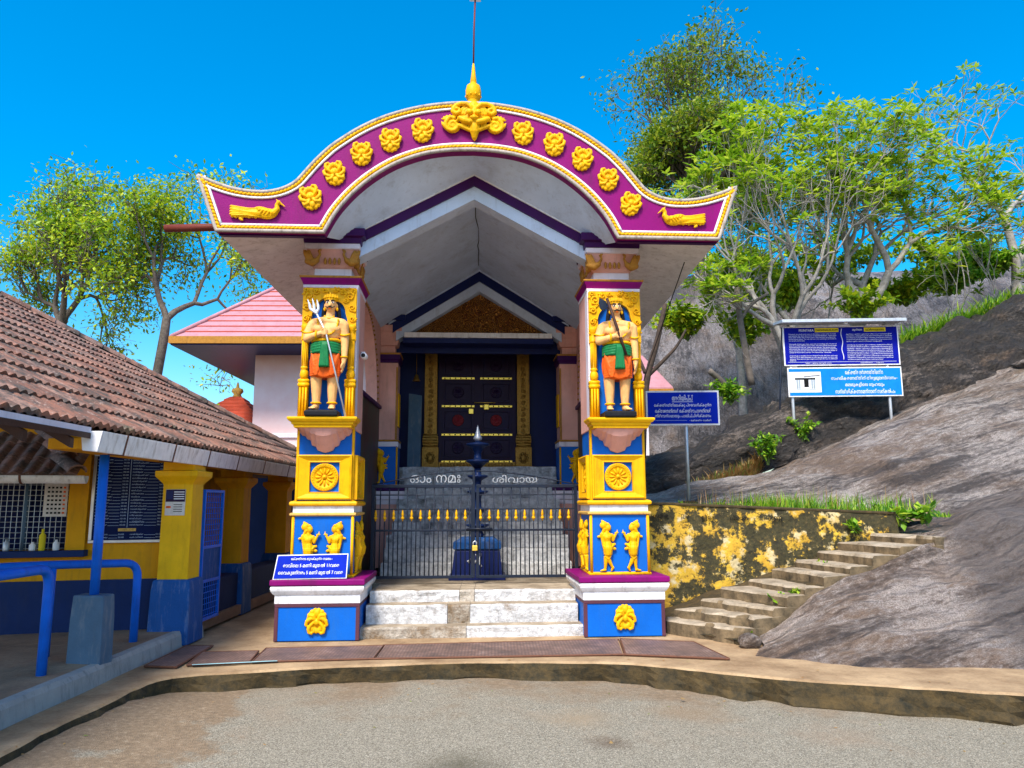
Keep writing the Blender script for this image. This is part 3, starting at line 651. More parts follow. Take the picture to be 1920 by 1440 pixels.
def chevron(y0, y1, ap, x1, z1, th, name, mat):
    t = gable(y0, ap, x1, z1, 3); bt = [(x, y, z-th) for x, y, z in t]; t2 = [(x, y1, z) for x, _, z in t]; b2 = [(x, y1, z) for x, _, z in bt]
    mb = MB(); mb.rings([[t[i], bt[i], b2[i], t2[i]] for i in range(3)]); return mb.build(name, mat, canopy, skew=True)
chevron(.075, .32, 4.893, 1.36, 4.145, .112, 'gable_beam', 'purple_dark')
chevron(.105, .33, 4.785, 1.30, 4.070, .155, 'beam_moulding', 'ceiling')
chevron(.06, .10, 4.915, 1.36, 4.17, .022, 'beam_fillet', 'white')
MB().tube([(-2.45,-.3,4.11),(-2.7,-.3,4.105),(-3.13,-.3,4.085)], .04, 12).build('drain_pipe', 'redpipe', canopy, True, skew=True)
ck = MB(); rn = random.Random(4); pts = []
for i in range(14): pts.append((.004+rn.uniform(-.02,.02), .4+i*.21, 4.885-.004*i))
ck.tube(pts, .006, 5); ck.build('ceiling_crack', 'black', canopy, skew=True)

# ------------------------------------------------------------------ relief meshes shared by the pillars
def wheel_mesh():
    b = MB().lathe([(.0,.0),(.138,.0),(.142,.008),(.138,.020),(.128,.026),(.122,.018),(.112,.026),(.104,.018),(.098,.012),(.0,.010)], 40, axis='y')
    for k in range(12):
        a = 2*math.pi*k/12; b.ell((.062*math.cos(a), -.014, .062*math.sin(a)), (.036,.014,.011), 8, 6, Matrix.Rotation(-a, 3, 'Y'))
    for k in range(28):
        a = 2*math.pi*k/28; b.ell((.119*math.cos(a), -.022, .119*math.sin(a)), (.009,.007,.007), 6, 4)
    b.ell((0,-.016,0), (.024,.018,.024)); b.ell((0,-.03,0), (.011,.01,.011))
    return b.mesh('wheel_relief', 'gold', True)
WHEEL = wheel_mesh()
def dancer_mesh():
    b = MB(); K = .00054
    def p(x, y, d=0): return ((x-470)*K, -.006-d, (1260-y)*K)
    b.ell(p(500,320,.02), (.034,.03,.040)); b.ell(p(545,335,.02), (.011,.012,.012))
    b.ell(p(395,265,.015), (.046,.028,.042)); b.chain([p(440,230,.015), p(385,195,.01), p(365,165,.01)], [.024,.022,.012]); b.chain([p(490,240,.02), p(540,290,.02)], [.020,.012])
    b.chain([p(420,340,.015), p(390,400,.01)], [.024,.020]); b.chain([p(480,370,.015), p(470,440,.015)], [.020,.026])
    b.ell(p(465,490,.015), (.062,.028,.045)); b.ell(p(425,505,.032), (.026,.022,.026)); b.ell(p(525,505,.032), (.026,.022,.026))
    b.chain([p(470,540,.015), p(475,610,.015), p(480,690,.015)], [.052,.042,.055]); b.ell(p(485,720,.02), (.064,.034,.05))
    b.chain([p(480,760,.02), p(480,860,.018), p(475,960,.012)], [.062,.055,.034])
    for k in range(5): b.chain([p(385+k*8,720+k*55,.04), p(480,800+k*48,.052-.004*k), p(590-k*14,710+k*55,.04)], [.009,.011,.009])
    b.chain([p(575,480,.02), p(598,590,.02), p(640,500,.022), p(668,450,.022)], [.022,.018,.015,.014]); b.ell(p(682,425,.022), (.026,.016,.009)); b.chain([p(695,415,.022), p(697,365,.022)], [.009,.005])
    b.chain([p(360,460,.015), p(372,600,.015), p(392,750,.02)], [.026,.020,.016]); b.chain([p(330,500,.008), p(275,512,.006)], [.016,.014])
    b.chain([p(590,690,.015), p(635,675,.012)], [.022,.016]); b.chain([p(590,760,.015), p(640,775,.012)], [.020,.018])
    b.chain([p(440,960,.012), p(425,1120,.010), p(415,1210,.010)], [.030,.020,.015]); b.chain([p(415,1225,.012), p(320,1245,.010)], [.017,.010])
    b.chain([p(480,970,.016), p(540,1100,.014), p(585,1180,.012)], [.030,.020,.014]); b.chain([p(585,1180,.012), p(555,1245,.010)], [.018,.010])
    return remesh(b, .0048, 0, 'dancer_relief', 'gold')
DANCER = dancer_mesh()

# ------------------------------------------------------------------ gate pillars
def niche_arch(p):
    """gold scrolled arch panel with a lobed opening"""
    op = []
    for i in range(41):
        a = math.pi*i/40; r = .175+.012*abs(math.sin(a*4.5)); op.append((-r*math.cos(a)*1.02, 3.18+.27*math.sin(a)*(r/.18)))
    op = [(-.190, 2.99)]+op+[(.190, 2.99)]
    n_ = len(op); ou = interp([(-.278,2.99),(-.278,3.555),(.278,3.555),(.278,2.99)], n_)
    mb = MB(); mb.rings([[(x,-.052,z) for x, z in ou], [(x,-.052,z) for x, z in op], [(x,-.004,z) for x, z in op], [(x,-.004,z) for x, z in ou], [(x,-.052,z) for x, z in ou]], False)
    mb.build('niche_arch', 'gold', p)
    sc = MB(); rn = random.Random(5)
    for s in (-1, 1):
        for cx, cz, r in ((.21,3.46,.055),(.235,3.34,.04),(.24,3.22,.035),(.13,3.51,.035),(.06,3.525,.026),(.24,3.525,.03),(.24,3.12,.03),(.17,3.42,.03)):
            sc.tube([(s*x, -.056+y, z) for x, y, z in spiral((cx, cz), r, .008, rn.uniform(0, 6), rn.choice((-1.4, 1.4)))], .0085, 6)
            for k in range(3): sc.ell((s*(cx+rn.uniform(-.04,.04)), -.058, cz+rn.uniform(-.04,.04)), (.018,.010,.009), 6, 4, Matrix.Rotation(rn.uniform(0,3), 3, 'Y'))
    sc.build('scroll_relief', 'gold', p, True)
def make_pillar(x, inner_s, label):
    p = thing('gate_pillar', label, 'pillar', (x, SKEW*x, 0), ROTS, 'pillars of the gateway', local=True)
    D = .60; cy = D/2                        # depth of the shaft
    MB().box(-.40,.40,-.17,.77,0,.322).build('pedestal', 'blue', p, bevel=.006)
    tr = MB()
    for sx in (-1, 1):
        for yy in (-.178, .738): tr.box(*sorted((sx*.372, sx*.408)), yy, yy+.036, .0, .318)
    tr.box(-.409,.409,-.18,.78,.318,.352); tr.build('pedestal_trim', 'brown_trim', p, bevel=.004)
    MB().stack([(.412,.482,.352),(.412,.482,.435),(.424,.494,.440),(.432,.502,.452),(.446,.516,.475),(.452,.522,.497),(.446,.516,.518)], 0, .30).build('pedestal_moulding', 'white', p, bevel=.003)
    MB().stack([(.435,.505,.518),(.456,.526,.530),(.456,.526,.575),(.450,.520,.582)], 0, .30).build('pedestal_slab', 'purple', p, bevel=.006)
    place('mask_relief', MED, p, (0,-.172,.185), (0,R(180),0), (1.0,1.0,1.0))
    # lower shaft with dancer panels
    MB().box(-.300,.300,-.02,.62,.582,1.19).build('dancer_panel', 'blue', p, bevel=.003)
    fr = MB()
    for sx in (-1, 1):
        for yy in (-.022, .622): fr.tube([(sx*.296,yy,.59),(sx*.296,yy,1.185)], .016, 8)
    fr.stack([(.318,.338,.582),(.318,.338,.602),(.306,.326,.612)], 0, .30)
    fr.build('panel_frame', 'gold', p, True)
    for sx in (-1, 1):
        place('dancer_relief', DANCER, p, (sx*.135, -.024, .618), (0,0,0), (-sx*.86,.9,.86))
        place('dancer_relief', DANCER, p, (inner_s*.303, .30+sx*.13, .618), (0,0,inner_s*R(90)), (-sx*.86*inner_s,.9,.86))
    MB().stack([(.305,.325,1.186),(.330,.350,1.196),(.330,.350,1.216),(.310,.330,1.222)], 0, .30).build('lower_band', 'creamgold', p, bevel=.003)
    MB().stack([(.304,.324,1.222),(.304,.324,1.286)], 0, .30).build('white_band', 'white', p, bevel=.002)
    MB().stack([(.305,.325,1.286),(.334,.354,1.296),(.338,.358,1.314),(.330,.350,1.332),(.300,.320,1.342)], 0, .30).build('torus_band', 'gold', p, bevel=.003)
    # wheel box
    MB().box(-.272,.272,.0,.60,1.342,2.07).build('wheel_block', 'blue', p, bevel=.002)
    def frame(pp):
        mb = MB(); zc = 1.578
        for w, h, y in ((None,)*3,): pass
        prof = [(.276,.226,0),(.276,.226,-.052),(.262,.212,-.058),(.252,.202,-.050),(.165,.165,-.030),(.150,.152,-.034),(.146,.148,-.004)]
        mb.rings([[(-a,y,zc-b),(a,y,zc-b),(a,y,zc+b),(-a,y,zc+b)] for a, b, y in prof], True, False)
        return mb
    fm = frame(p).mesh('wheel_frame', 'gold')
    for loc, rz in (((0,0,0), 0), ((inner_s*.272,.30,0), inner_s*R(90))):
        f_ = place('wheel_frame', fm, p, loc, (0,0,rz)); place('wheel_relief', WHEEL, f_, (0,-.004,1.578))
    st = MB()
    for sx in (-1, 1): st.box(*sorted((sx*.266, sx*.292)), -.012, .03, 1.342, 2.07)
    st.build('corner_strip', 'gold', p, bevel=.004)
    # corbel and statue shelf
    cb = MB(); sil = [(-.265,2.07),(-.262,2.035),(-.235,2.0),(-.205,1.995),(-.185,1.965),(-.150,1.95),(-.135,1.90),(-.095,1.885),(-.075,1.85),(-.035,1.835),(0,1.825)]
    sil = sil+[(-a, b) for a, b in sil[::-1][1:]]
    cb.rings([[(a, .0, b) for a, b in sil], [(a, -.03, b) for a, b in sil], [(a*.97, -.09, 2.07-(2.07-b)*.72) for a, b in sil], [(a*.95, -.17, 2.07-(2.07-b)*.35) for a, b in sil], [(a*.94, -.20, 2.07-(2.07-b)*.08) for a, b in sil]])
    cb.build('corbel', 'pink', p)
    sf = MB(); sf.rings([[(-a,-f,z),(a,-f,z),(a,.02,z),(-a,.02,z)] for a, f, z in ((.270,.205,2.066),(.285,.222,2.066),(.290,.226,2.092),(.305,.240,2.098),(.310,.246,2.122),(.328,.262,2.128),(.345,.276,2.150),(.345,.276,2.168),(.330,.262,2.172))])
    sf.build('statue_shelf', 'yellow', p, bevel=.003)
    # shaft with the niche
    MB().box(-.284,.284,.0,D,2.07,3.572).build('shaft', 'pink', p, bevel=.004)
    MB().box(-.27,.27,-.004,.002,2.172,3.56).build('niche_back', 'blue', p)
    MB().box(*sorted((inner_s*.262, inner_s*.2865)), -.006, .16, 2.172, 3.572).build('edge_band', 'lilac', p, bevel=.003)
    for sx in (-1, 1):
        c = MB(); X = sx*.236
        c.rings([[(X-w,-d,z),(X+w,-d,z),(X+w,.0,z),(X-w,.0,z)] for w, d, z in ((.050,.075,2.172),(.050,.075,2.50),(.056,.082,2.505),(.056,.082,2.535),(.048,.072,2.54),(.056,.082,2.55),(.056,.082,2.575),(.040,.06,2.585))])
        for k in range(3): c.tube([(X-.03+.03*k,-.076,2.18),(X-.03+.03*k,-.076,2.49)], .011, 6)
        c.lathe([(.030,2.58),(.042,2.60),(.047,2.63),(.040,2.665),(.030,2.68),(.040,2.69),(.040,2.705),(.032,2.715),(.032,2.99),(.038,2.995),(.038,3.01),(.032,3.015),(.034,3.06),(.028,3.07),(.040,3.09),(.048,3.12),(.050,3.145),(.046,3.15)], 14, (X,-.045,0))
        for k in range(7):
            a = math.pi+math.pi*k/6; c.tube([(X+.031*math.cos(a),-.045+.031*math.sin(a),2.72),(X+.031*math.cos(a),-.045+.031*math.sin(a),2.985)], .006, 5)
        c.build('colonnette', 'gold', p, True)
    niche_arch(p)
    # necking and capital
    MB().stack([(.288,.304,3.572),(.292,.308,3.60)], 0, cy).build('neck_fillet', 'lilac', p)
    MB().stack([(.290,.306,3.60),(.296,.312,3.62),(.318,.334,3.665),(.318,.334,3.672)], 0, cy).build('purple_necking', 'purple', p, bevel=.003)
    MB().stack([(.322,.338,3.672),(.328,.344,3.680),(.328,.344,3.694),(.30,.316,3.70)], 0, cy).build('gold_necking', 'ochre', p, bevel=.003)
    MB().stack([(.196,.212,3.70),(.196,.212,3.805)], 0, cy).build('capital_block', 'lilac', p, bevel=.003)
    MB().stack([(.200,.216,3.805),(.222,.238,3.825),(.236,.252,3.87),(.246,.262,3.93),(.268,.284,3.985),(.276,.292,4.0)], 0, cy).build('capital_flare', 'pink', p)
    MB().stack([(.282,.298,4.0),(.290,.306,4.01),(.290,.306,4.06)], 0, cy).build('capital_fillet', 'lilac', p, bevel=.003)
    MB().stack([(.300,.318,4.06),(.306,.324,4.12),(.345,.363,4.13),(.345,.363,4.215)], 0, cy).build('capital_slab', 'purple_dark', p, bevel=.005)
    for side in (0, 1):
        sw = MB()
        for sx in (-1, 1):
            sw.chain([(sx*.255,-.03,3.86),(sx*.20,-.035,3.845),(sx*.155,-.04,3.87)], [.030,.038,.030]); sw.chain([(sx*.15,-.045,3.875),(sx*.12,-.05,3.93),(sx*.135,-.05,3.965),(sx*.115,-.055,3.975)], [.020,.013,.013,.012])
            for k in range(4): sw.chain([(sx*(.19+.022*k),-.05,3.87),(sx*(.215+.022*k),-.055,3.925+.012*(k % 2)),(sx*(.23+.02*k),-.05,3.975)], [.012,.014,.006])
        for k in range(4): sw.ell((-.072+.048*k,-.022,3.87), (.018,.016,.040), 8, 6)
        me = remesh(sw, .007, 1, 'swan_relief', 'ochre') if side == 0 else me
        if side == 0: place('swan_relief', me, p, (0,.045,-.195), (0,0,0), (1.02,1.3,1.05))
        else: place('swan_relief', me, p, (inner_s*.21,.30,0), (0,0,inner_s*R(90)))
    return p
pl_l = make_pillar(-1.508, 1, 'gate pillar carrying the trident statue, opening-times sign at its foot')
pl_r = make_pillar(1.508, -1, 'gate pillar carrying the axe statue, beside the yellow mossy wall')
cv = thing('security_camera', 'small white security camera on the inner face of the gate pillar', 'camera', (-1.20, .24, 2.88))
MB().tube([(-1.224,.24,2.93),(-1.19,.24,2.93),(-1.185,.22,2.90)], .012, 8).build('bracket', 'white', cv, True)
MB().lathe([(.0,-.06),(.030,-.058),(.034,-.04),(.034,.05),(.028,.06),(.0,.062)], 16, (-1.182,.19,2.88), 'y').build('camera_body', 'white', cv, True)
MB().lathe([(.0,.060),(.022,.060),(.022,.068),(.0,.068)], 14, (-1.182,.19,2.88), 'y').build('lens', 'black', cv, True)

# ------------------------------------------------------------------ guardian statues
def make_statue(x, label, axe):
    s = thing('guardian_statue', label, 'statue', (x, SKEW*x-.135, 2.172), ROTS, 'guardian statues on the gate pillars', local=True)
    hx = .0 if axe else .035
    bd = MB(); Z = .075
    for sx, kx in ((-1,-.085), (1,.075)):
        bd.chain([(sx*.075,.0,.40+Z),(kx*1.05,-.005,.33+Z),(kx,.004,.18+Z),(kx,.006,.055+Z)], [.070,.060,.050,.036])
        bd.ell((kx*.98,.014,.21+Z), (.046,.05,.08))
        bd.chain([(kx,.01,.035+Z),(kx*1.12,-.055,.020+Z),(kx*1.2,-.10,.014+Z)], [.036,.030,.020])
        for q in range(4): bd.cap((kx*1.2-.022+.015*q,-.10,.012+Z), (kx*1.2-.026+.017*q,-.128,.010+Z), .011, .009)
    bd.ell((0,0,.50+Z), (.135,.09,.12)); bd.ell((0,0,.66+Z), (.105,.075,.13)); bd.ell((.01,-.002,.80+Z), (.135,.085,.115)); bd.ell((-.06,-.045,.84+Z), (.07,.045,.05)); bd.ell((.08,-.045,.84+Z), (.07,.045,.05))
    bd.chain([(-.12,0,.895+Z),(.01,.005,.925+Z),(.15,0,.895+Z)], [.062,.06,.062])
    bd.chain([(.02,.005,.93+Z),(hx,.0,1.02+Z)], [.050,.044])
    bd.ell((hx,-.004,1.10+Z), (.060,.070,.082)); bd.ell((hx,-.025,1.055+Z), (.042,.045,.045)); bd.chain([(hx,-.07,1.105+Z),(hx,-.082,1.078+Z)], [.011,.015])
    for sx in (-1, 1): bd.ell((hx+sx*.062,.005,1.09+Z), (.012,.018,.028))
    bd.chain([(-.145,.0,.885+Z),(-.185,-.015,.80+Z),(-.190,-.03,.735+Z)], [.056,.048,.044]); bd.chain([(-.190,-.03,.735+Z),(-.10,-.10,.755+Z),(-.035,-.125,.775+Z)], [.044,.036,.028])
    bd.chain([(.17,.0,.885+Z),(.185,.005,.76+Z),(.188,-.005,.68+Z)], [.056,.046,.042]); bd.chain([(.188,-.005,.68+Z),(.192,-.03,.56+Z),(.188,-.035,.50+Z)], [.042,.032,.026])
    # right hand closed round the shaft: palm, four fingers, thumb
    bd.ell((-.02,-.128,.780+Z), (.030,.022,.030))
    for q in range(4): bd.chain([(-.012,-.140,.803+Z-.016*q),(.010,-.160,.803+Z-.016*q),(.028,-.148,.801+Z-.016*q),(.028,-.126,.800+Z-.016*q)], [.0095,.0095,.009,.008])
    bd.chain([(-.03,-.14,.80+Z),(-.012,-.158,.818+Z),(.012,-.158,.822+Z)], [.011,.010,.008])
    # hanging hand, slightly curled
    bd.ell((.186,-.04,.470+Z), (.020,.030,.036))
    for q, l in enumerate((.058,.066,.062,.048)): bd.chain([(.186,-.064+.016*q,.445+Z),(.180,-.068+.016*q,.445-l*.55+Z),(.168,-.066+.016*q,.445-l+Z)], [.0095,.009,.0075])
    bd.chain([(.182,-.065,.48+Z),(.172,-.085,.45+Z),(.166,-.085,.425+Z)], [.012,.010,.008])
    ob = place('body', remesh(bd, .0078, 3, 'body', 'skin'), s, (0,0,0))
    # dhoti with folds
    dh = MB()
    dh.rings([[(cx*a*(1+.035*math.cos(14*t)), cy*(1+.045*math.sin(13*t)), z+.02*math.cos(t)**2) for t in np.linspace(0, 2*math.pi, 48, endpoint=False) for cx, cy in ((math.cos(t), -.001+math.sin(t)*b),)] for a, b, z in ((.128,.096,.655+Z),(.146,.104,.58+Z),(.160,.110,.48+Z),(.158,.108,.40+Z),(.142,.098,.335+Z),(.130,.090,.322+Z))])
    for sx in (-1, 1):
        for k in range(6): dh.chain([(sx*.01,-.105,.58-.01*k+Z),(sx*.075,-.108,.50-.030*k+Z),(sx*.145,-.04,.46-.022*k+Z)], [.010,.013,.010])
        for k in range(3): dh.chain([(sx*.14,-.05,.60-.03*k+Z),(sx*.10,-.10,.45-.04*k+Z),(sx*.05,-.10,.345+Z)], [.008,.011,.009])
    place('dhoti', remesh(dh, .0078, 1, 'dhoti', 'orange'), s, (0,0,0))
    gs = MB()
    gs.rings([[(a*math.cos(t), b*math.sin(t), z) for t in np.linspace(0, 2*math.pi, 36, endpoint=False)] for a, b, z in ((.112,.085,.705+Z),(.138,.108,.70+Z),(.148,.113,.63+Z),(.156,.116,.575+Z),(.13,.09,.57+Z))])
    for k in range(4): gs.tube([(.152*math.cos(t), .116*math.sin(t), .685-.028*k+Z-.018*abs(math.cos(t))) for t in np.linspace(math.pi, 2*math.pi, 16)], .012, 6)
    gs.rings([[(w0,-.105-d,z),(w1,-.105-d,z),(w1,-.075,z),(w0,-.075,z)] for w0, w1, d, z in ((-.025,.035,.03,.69+Z),(-.035,.045,.038,.60+Z),(-.045,.055,.040,.48+Z),(-.050,.060,.034,.425+Z))])
    for k in range(4): gs.cap((-.018+.016*k,-.142,.66+Z), (-.034+.026*k,-.146,.44+Z), .008, .010)
    place('waist_sash', remesh(gs, .0075, 1, 'waist_sash', 'green'), s, (0,0,0))
    MB().tube([(.138*math.cos(t), .100*math.sin(t), .715+Z) for t in np.linspace(0, 2*math.pi, 30)], .018, 8).build('belt', 'gold', s, True)
    for (px, py, pz), r in (((-.186,-.012,.80+Z),.051), ((.186,.003,.78+Z),.050)): MB().tube([(px+r*math.cos(t), py+r*math.sin(t), pz+.01*math.cos(2*t)) for t in np.linspace(0, 2*math.pi, 20)], .010, 6).build('armlet', 'gold', s, True)
    MB().tube([(.191+.033*math.cos(t), -.03+.033*math.sin(t), .545+Z) for t in np.linspace(0, 2*math.pi, 16)], .009, 6).build('bracelet', 'gold', s, True)
    MB().tube([(-.085,-.108+.038*math.cos(t), .758+.038*math.sin(t)+Z) for t in np.linspace(0, 2*math.pi, 16)], .011, 6).build('bracelet', 'gold', s, True)
    for kx in (-.085, .075): MB().tube([(kx+.046*math.cos(t), .004+.046*math.sin(t), .075+Z) for t in np.linspace(0, 2*math.pi, 18)], .010, 6).build('anklet', 'gold', s, True)
    for sx in (-1, 1): MB().ell((hx+sx*.064,-.005,1.055+Z), (.014,.014,.020), 8, 6).build('earring', 'gold', s, True)
    tq = np.linspace(math.pi, 2*math.pi, 42); MB().tube([(.02+.105*math.cos(t), -.088+.02*abs(math.cos(t)), .94+.17*math.sin(t)+Z) for t in tq], [.008+.005*(k % 3 == 1) for k in range(42)], 6).build('garland', 'gold', s, True)
    MB().tube([(hx*.7+.05*math.cos(t), -.052+.03*abs(math.cos(t)), .985+.035*math.sin(t)+Z) for t in np.linspace(math.pi, 2*math.pi, 12)], .007, 6).build('necklace', 'gold', s, True)
    cr = MB(); cr.lathe([(.066,1.135),(.071,1.15),(.069,1.168),(.073,1.175),(.062,1.19),(.050,1.205),(.02,1.215),(.0,1.218)], 20, (hx,.004,Z))
    for k in range(9): a = math.pi+math.pi*k/8; cr.chain([(hx+.070*math.cos(a),.004+.070*math.sin(a),1.17+Z),(hx+.066*math.cos(a),.004+.066*math.sin(a),1.195+(.02 if k == 4 else .005)+Z)], [.012,.005])
    cr.build('crown', 'gold', s, True)
    hr = MB(); hr.ell((hx,.018,1.11+Z), (.070,.066,.080)); 
    for sx in (-1, 1): hr.chain([(hx+sx*.060,.012,1.12+Z),(hx+sx*.076,.022,1.02+Z),(hx+sx*.085,.03,.955+Z)], [.024,.026,.020])
    place('hair', remesh(hr, .008, 1, 'hair', 'black'), s, (0,.006,0))
    for sx in (-1, 1):
        MB().chain([(hx+sx*.030,-.071,1.128+Z),(hx+sx*.030,-.067,1.136+Z),(hx+sx*.048,-.052,1.128+Z)], [.005,.0055,.004]).chain([(hx+sx*.010,-.073,1.128+Z),(hx+sx*.030,-.067,1.136+Z)], [.0045,.0055]).build('eyebrow', 'black', s, True)
        MB().ell((hx+sx*.026,-.064,1.112+Z), (.016,.007,.0085), 8, 6).build('eye', 'white', s, True); MB().ell((hx+sx*.026,-.069,1.112+Z), (.008,.006,.006), 8, 6).build('pupil', 'black', s, True)
    MB().chain([(hx-.048,-.056,1.072+Z),(hx-.026,-.073,1.058+Z),(hx,-.082,1.065+Z),(hx+.026,-.073,1.058+Z),(hx+.048,-.056,1.072+Z)], [.003,.0065,.006,.0065,.003]).build('moustache', 'black', s, True)
    MB().ell((hx,-.072,1.045+Z), (.016,.008,.006), 8, 6).build('lips', 'orange', s, True)
    bs = MB(); bs.stack([(.155,.13,.0),(.165,.14,.01),(.165,.14,.055),(.150,.125,.066)], -.005, -.02); bs.build('statue_base', 'black', s, bevel=.01)
    if axe:
        w = MB().tube([(-.120,-.150,1.17+Z),(-.022,-.150,.86+Z),(.0,-.150,.79+Z),(.070,-.150,.57+Z)], [.016,.017,.017,.013], 8); w.build('axe_shaft', 'darkwood', s, True)
        ax = MB(); ax.rings([[(-.075,y,1.10+Z),(-.125,y,1.075+Z),(-.150,y*.2,1.10+Z),(-.165,y*.2,1.16+Z),(-.155,y*.2,1.215+Z),(-.115,y,1.19+Z),(-.085,y,1.175+Z)] for y in (-.012, .012)]); ax.v = [(x-.045, y-.150, z-.04) for x, y, z in ax.v]
        ax.build('axe_head', 'iron', s, bevel=.003)
    else:
        w = MB().tube([(-.085,-.150,.98+Z),(.015,-.152,.785+Z),(.235,-.13,.0)], .0085, 8)
        for k in (-1, 0, 1): w.chain([(-.085,-.150,.975+Z),(-.095+.040*k-.01,-.150,1.005+Z+.014*abs(k)),(-.110+.042*k,-.150,1.055+Z),(-.128+.046*k,-.150,1.125+Z-.012*abs(k))], [.013,.014,.014,.004])
        w.build('trident', 'silver', s, True)
make_statue(-1.508, 'painted guardian statue in orange dhoti holding a silver trident', False)
make_statue(1.508, 'painted guardian statue in orange dhoti shouldering a dark axe', True)
M['maroon'] = paint('red_painted_carving', (.20, .012, .018), (.05, .01, .02), .4, .45, .3, 12)
def mural_mat():
    mt, n, b = newmat('dark_mural_paint')
    c = ramp(n, noise(n, 3.2, 8, .7, (1, 1, .45)), [(.25, (.03, .012, .012)), (.45, (.09, .025, .02)), (.58, (.05, .06, .035)), (.75, (.13, .07, .04))])
    n.links.new(c, b.inputs['Base Color']); b.inputs['Roughness'].default_value = .5
    return mt
M['mural'] = mural_mat()
def copper_mat():
    mt, n, b = newmat('embossed_copper')
    g_ = N(n, 'ShaderNodeNewGeometry'); v = N(n, 'ShaderNodeTexVoronoi', feature='F1'); v.inputs['Scale'].default_value = 14
    n.links.new(g_.outputs['Position'], v.inputs['Vector'])
    w = N(n, 'ShaderNodeMath', operation='SINE'); m_ = N(n, 'ShaderNodeMath', operation='MULTIPLY'); m_.inputs[1].default_value = 22
    n.links.new(v.outputs['Distance'], m_.inputs[0]); n.links.new(m_.outputs[0], w.inputs[0])
    c = ramp(n, w.outputs[0], [(.2, (.20, .06, .012)), (.8, (.80, .36, .07))])
    n.links.new(c, b.inputs['Base Color']); b.inputs['Metallic'].default_value = .1; b.inputs['Roughness'].default_value = .42
    bump(n, b, w.outputs[0], .9, .02); return mt
M['copper'] = copper_mat()
# ------------------------------------------------------------------ front steps
def rough_block(x0, x1, y0, y1, z0, z1, nx=18, amp=.008, seed=0):
    """stone block with an uneven front face and top edge"""
    mb = MB(); rs = []
    for x in np.linspace(x0, x1, nx):
        q = lambda k: amp*fbm(np.array([[x*6+seed, k*3.1, seed*.7]]), 3)[0]
        rs.append([(x, y1, z0), (x, y0+q(1), z0), (x, y0+q(2), (z0+z1)/2), (x, y0+q(3), z1-.018+q(4)*.4), (x, y0+.014+q(3), z1+q(5)*.5), (x, (y0+y1)/2, z1+q(6)*.3), (x, y1, z1)])
    return mb.rings(rs)
fs = thing('front_steps', 'three whitewashed stone steps leading up to the iron gate', 'steps', (0,-.05,0))
for k, (y0, z0, z1, hw) in enumerate(((-.06,-.02,.100,1.12),(.15,.10,.285,1.085),(.385,.285,.405,1.085))):
    cuts = [(-hw, -.06), (-.06, hw)] if k == 0 else [(-hw, -.26), (-.26, -.03), (-.03, hw)] if k == 1 else [(-hw, -.15), (-.15, .01), (.01, hw)]
    for j, (a, b) in enumerate(cuts):
        o = rough_block(a+.002, b-.002, y0+.004*j, 1.25 if k == 2 else y0+.5, z0, z1, 16, .012, k*5+j).build('step_stone', 'whitestep', fs, skew=True)
        o.data.materials.append(M['steptop']); o.data.materials.append(M['barestep'])
        bare = (k == 0 and j == 0) or (k > 0 and j == 1)
        for f in o.data.polygons: f.material_index = 1 if f.index % 7 in (4, 5) and f.index < 7*15 else (2 if bare else 0)
flr = MB().box(-1.24,1.24,1.25,3.3,.0,.400); flr.build('porch_floor', 'steptop', fs, skew=True)

